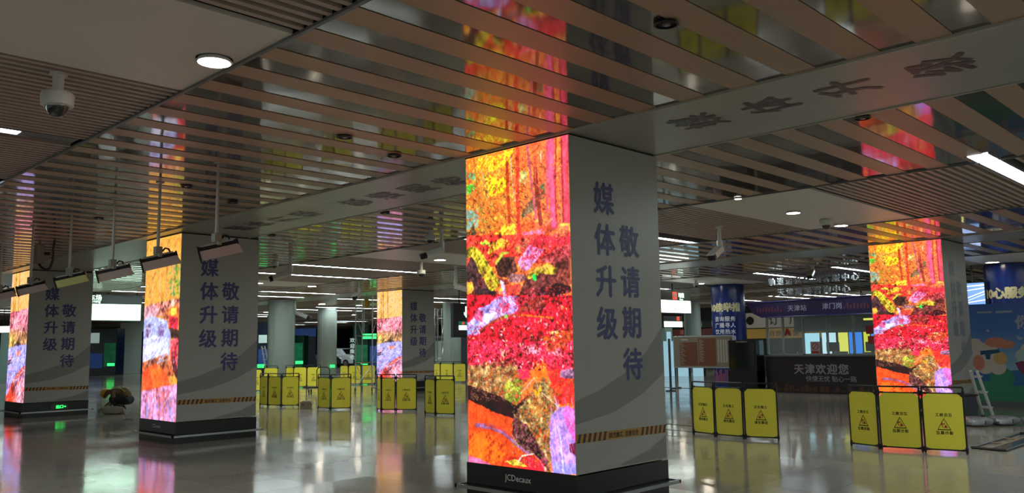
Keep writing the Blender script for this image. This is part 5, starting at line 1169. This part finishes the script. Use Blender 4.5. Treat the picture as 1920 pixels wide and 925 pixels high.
shop(1246, 1340, 44.4, 2.5, 2.95, 'Dark shop sign with white characters left of the blue pillar', mat('shop_dark', '1c1c1e', .4), '火车站 香', mat('print_pale', 'cdc6b8', .6), .4)
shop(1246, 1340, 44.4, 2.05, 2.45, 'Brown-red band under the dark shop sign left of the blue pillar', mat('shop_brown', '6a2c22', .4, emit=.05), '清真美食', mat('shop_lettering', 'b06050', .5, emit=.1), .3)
struct('wall_shop_front', MB().box(36.4, 36.8, 2, 21.5, 0, 2.98).box(44.6, 45, 21.5, 45, 0, H), mat('shop_wall', '24231f', .5))
# queue of glass gates near the notice board (lit, reflected in the floor)
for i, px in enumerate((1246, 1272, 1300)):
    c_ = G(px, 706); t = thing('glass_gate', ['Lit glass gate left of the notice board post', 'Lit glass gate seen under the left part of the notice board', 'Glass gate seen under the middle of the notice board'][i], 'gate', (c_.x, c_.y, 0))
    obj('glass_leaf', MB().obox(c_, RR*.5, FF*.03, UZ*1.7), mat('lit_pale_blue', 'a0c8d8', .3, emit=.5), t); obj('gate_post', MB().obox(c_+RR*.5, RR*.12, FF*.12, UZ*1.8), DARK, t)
# cars
def car(c, ang, m, label):
    ca, sa = math.cos(ang), math.sin(ang); ex, ey = V((ca, sa, 0)), V((-sa, ca, 0))
    t = thing('car', label, 'car', (c.x, c.y, 0)); P_ = lambda x, y, z: c+ex*x+ey*y+UZ*z
    prof = [(-2.25, .35), (-2.3, .75), (-2.2, 1.05), (-1.75, 1.12), (-1.3, 1.52), (-.2, 1.60), (.55, 1.52), (1.2, 1.08), (2.0, .95), (2.28, .72), (2.3, .35)]
    body_ = MB(); n = len(prof)
    rows_ = []
    for yv, sh in ((-.92, .97), (-.85, 1.0), (.85, 1.0), (.92, .97)):
        rows_.append([P_(x*sh, yv*(1 if z < 1.1 else .82), z) for x, z in prof])
    for r_ in rows_: body_.v += r_
    for k in range(3):
        for i in range(n): body_.f.append((k*n+i, k*n+(i+1) % n, (k+1)*n+(i+1) % n, (k+1)*n+i))
    body_.f += [tuple(range(n))[::-1], tuple(range(3*n, 4*n))]
    obj('car_body', body_, m, t, bevel=.03)
    gl = MB()
    gl.prism([P_(-1.2, -.765, 1.15), P_(-.98, -.765, 1.46), (P_(.5, -.765, 1.46)), P_(1.0, -.765, 1.13)], -ey*.015).prism([P_(-1.2, .765, 1.15), P_(-.98, .765, 1.46), P_(.5, .765, 1.46), P_(1.0, .765, 1.13)], ey*.015)
    gl.prism([P_(.62, -.62, 1.5), P_(1.2, -.7, 1.10), P_(1.2, .7, 1.10), P_(.62, .62, 1.5)], ex*.03+UZ*.02)
    obj('window_glass', gl, mat('car_glass', '0c1014', .08), t)
    for x in (-1.42, 1.42):
        for s in (-1, 1):
            w_ = obj('wheel', MB().tube([P_(x, s*.80, .34), P_(x, s*.96, .34)], .34, 20), BLACK, t, True); obj('hub', MB().tube([P_(x, s*.955, .34), P_(x, s*.975, .34)], .2, 12), ALU, w_)
    for s in (-1, 1): obj('headlight', MB().obox(P_(2.16, s*.72-.16, .78), ex*.14, ey*.32, UZ*.09), PW, t)
    obj('front_grille', MB().obox(P_(2.25, -.5, .42), ex*.08, ey*1.0, UZ*.22), BLACK, t)
c_ = AT(643, 690, 70); c_.z = 0
car(c_, YAW-math.radians(128), mat('car_white', 'c9cfd2', .25, emit=0), 'White car parked beyond the second round pillar, its front and wheel in view')
c_ = AT(582, 690, 66); c_.z = 0
car(c_, YAW-math.radians(70), mat('car_black', '121315', .25), 'Black car between the two round pillars in the distance')
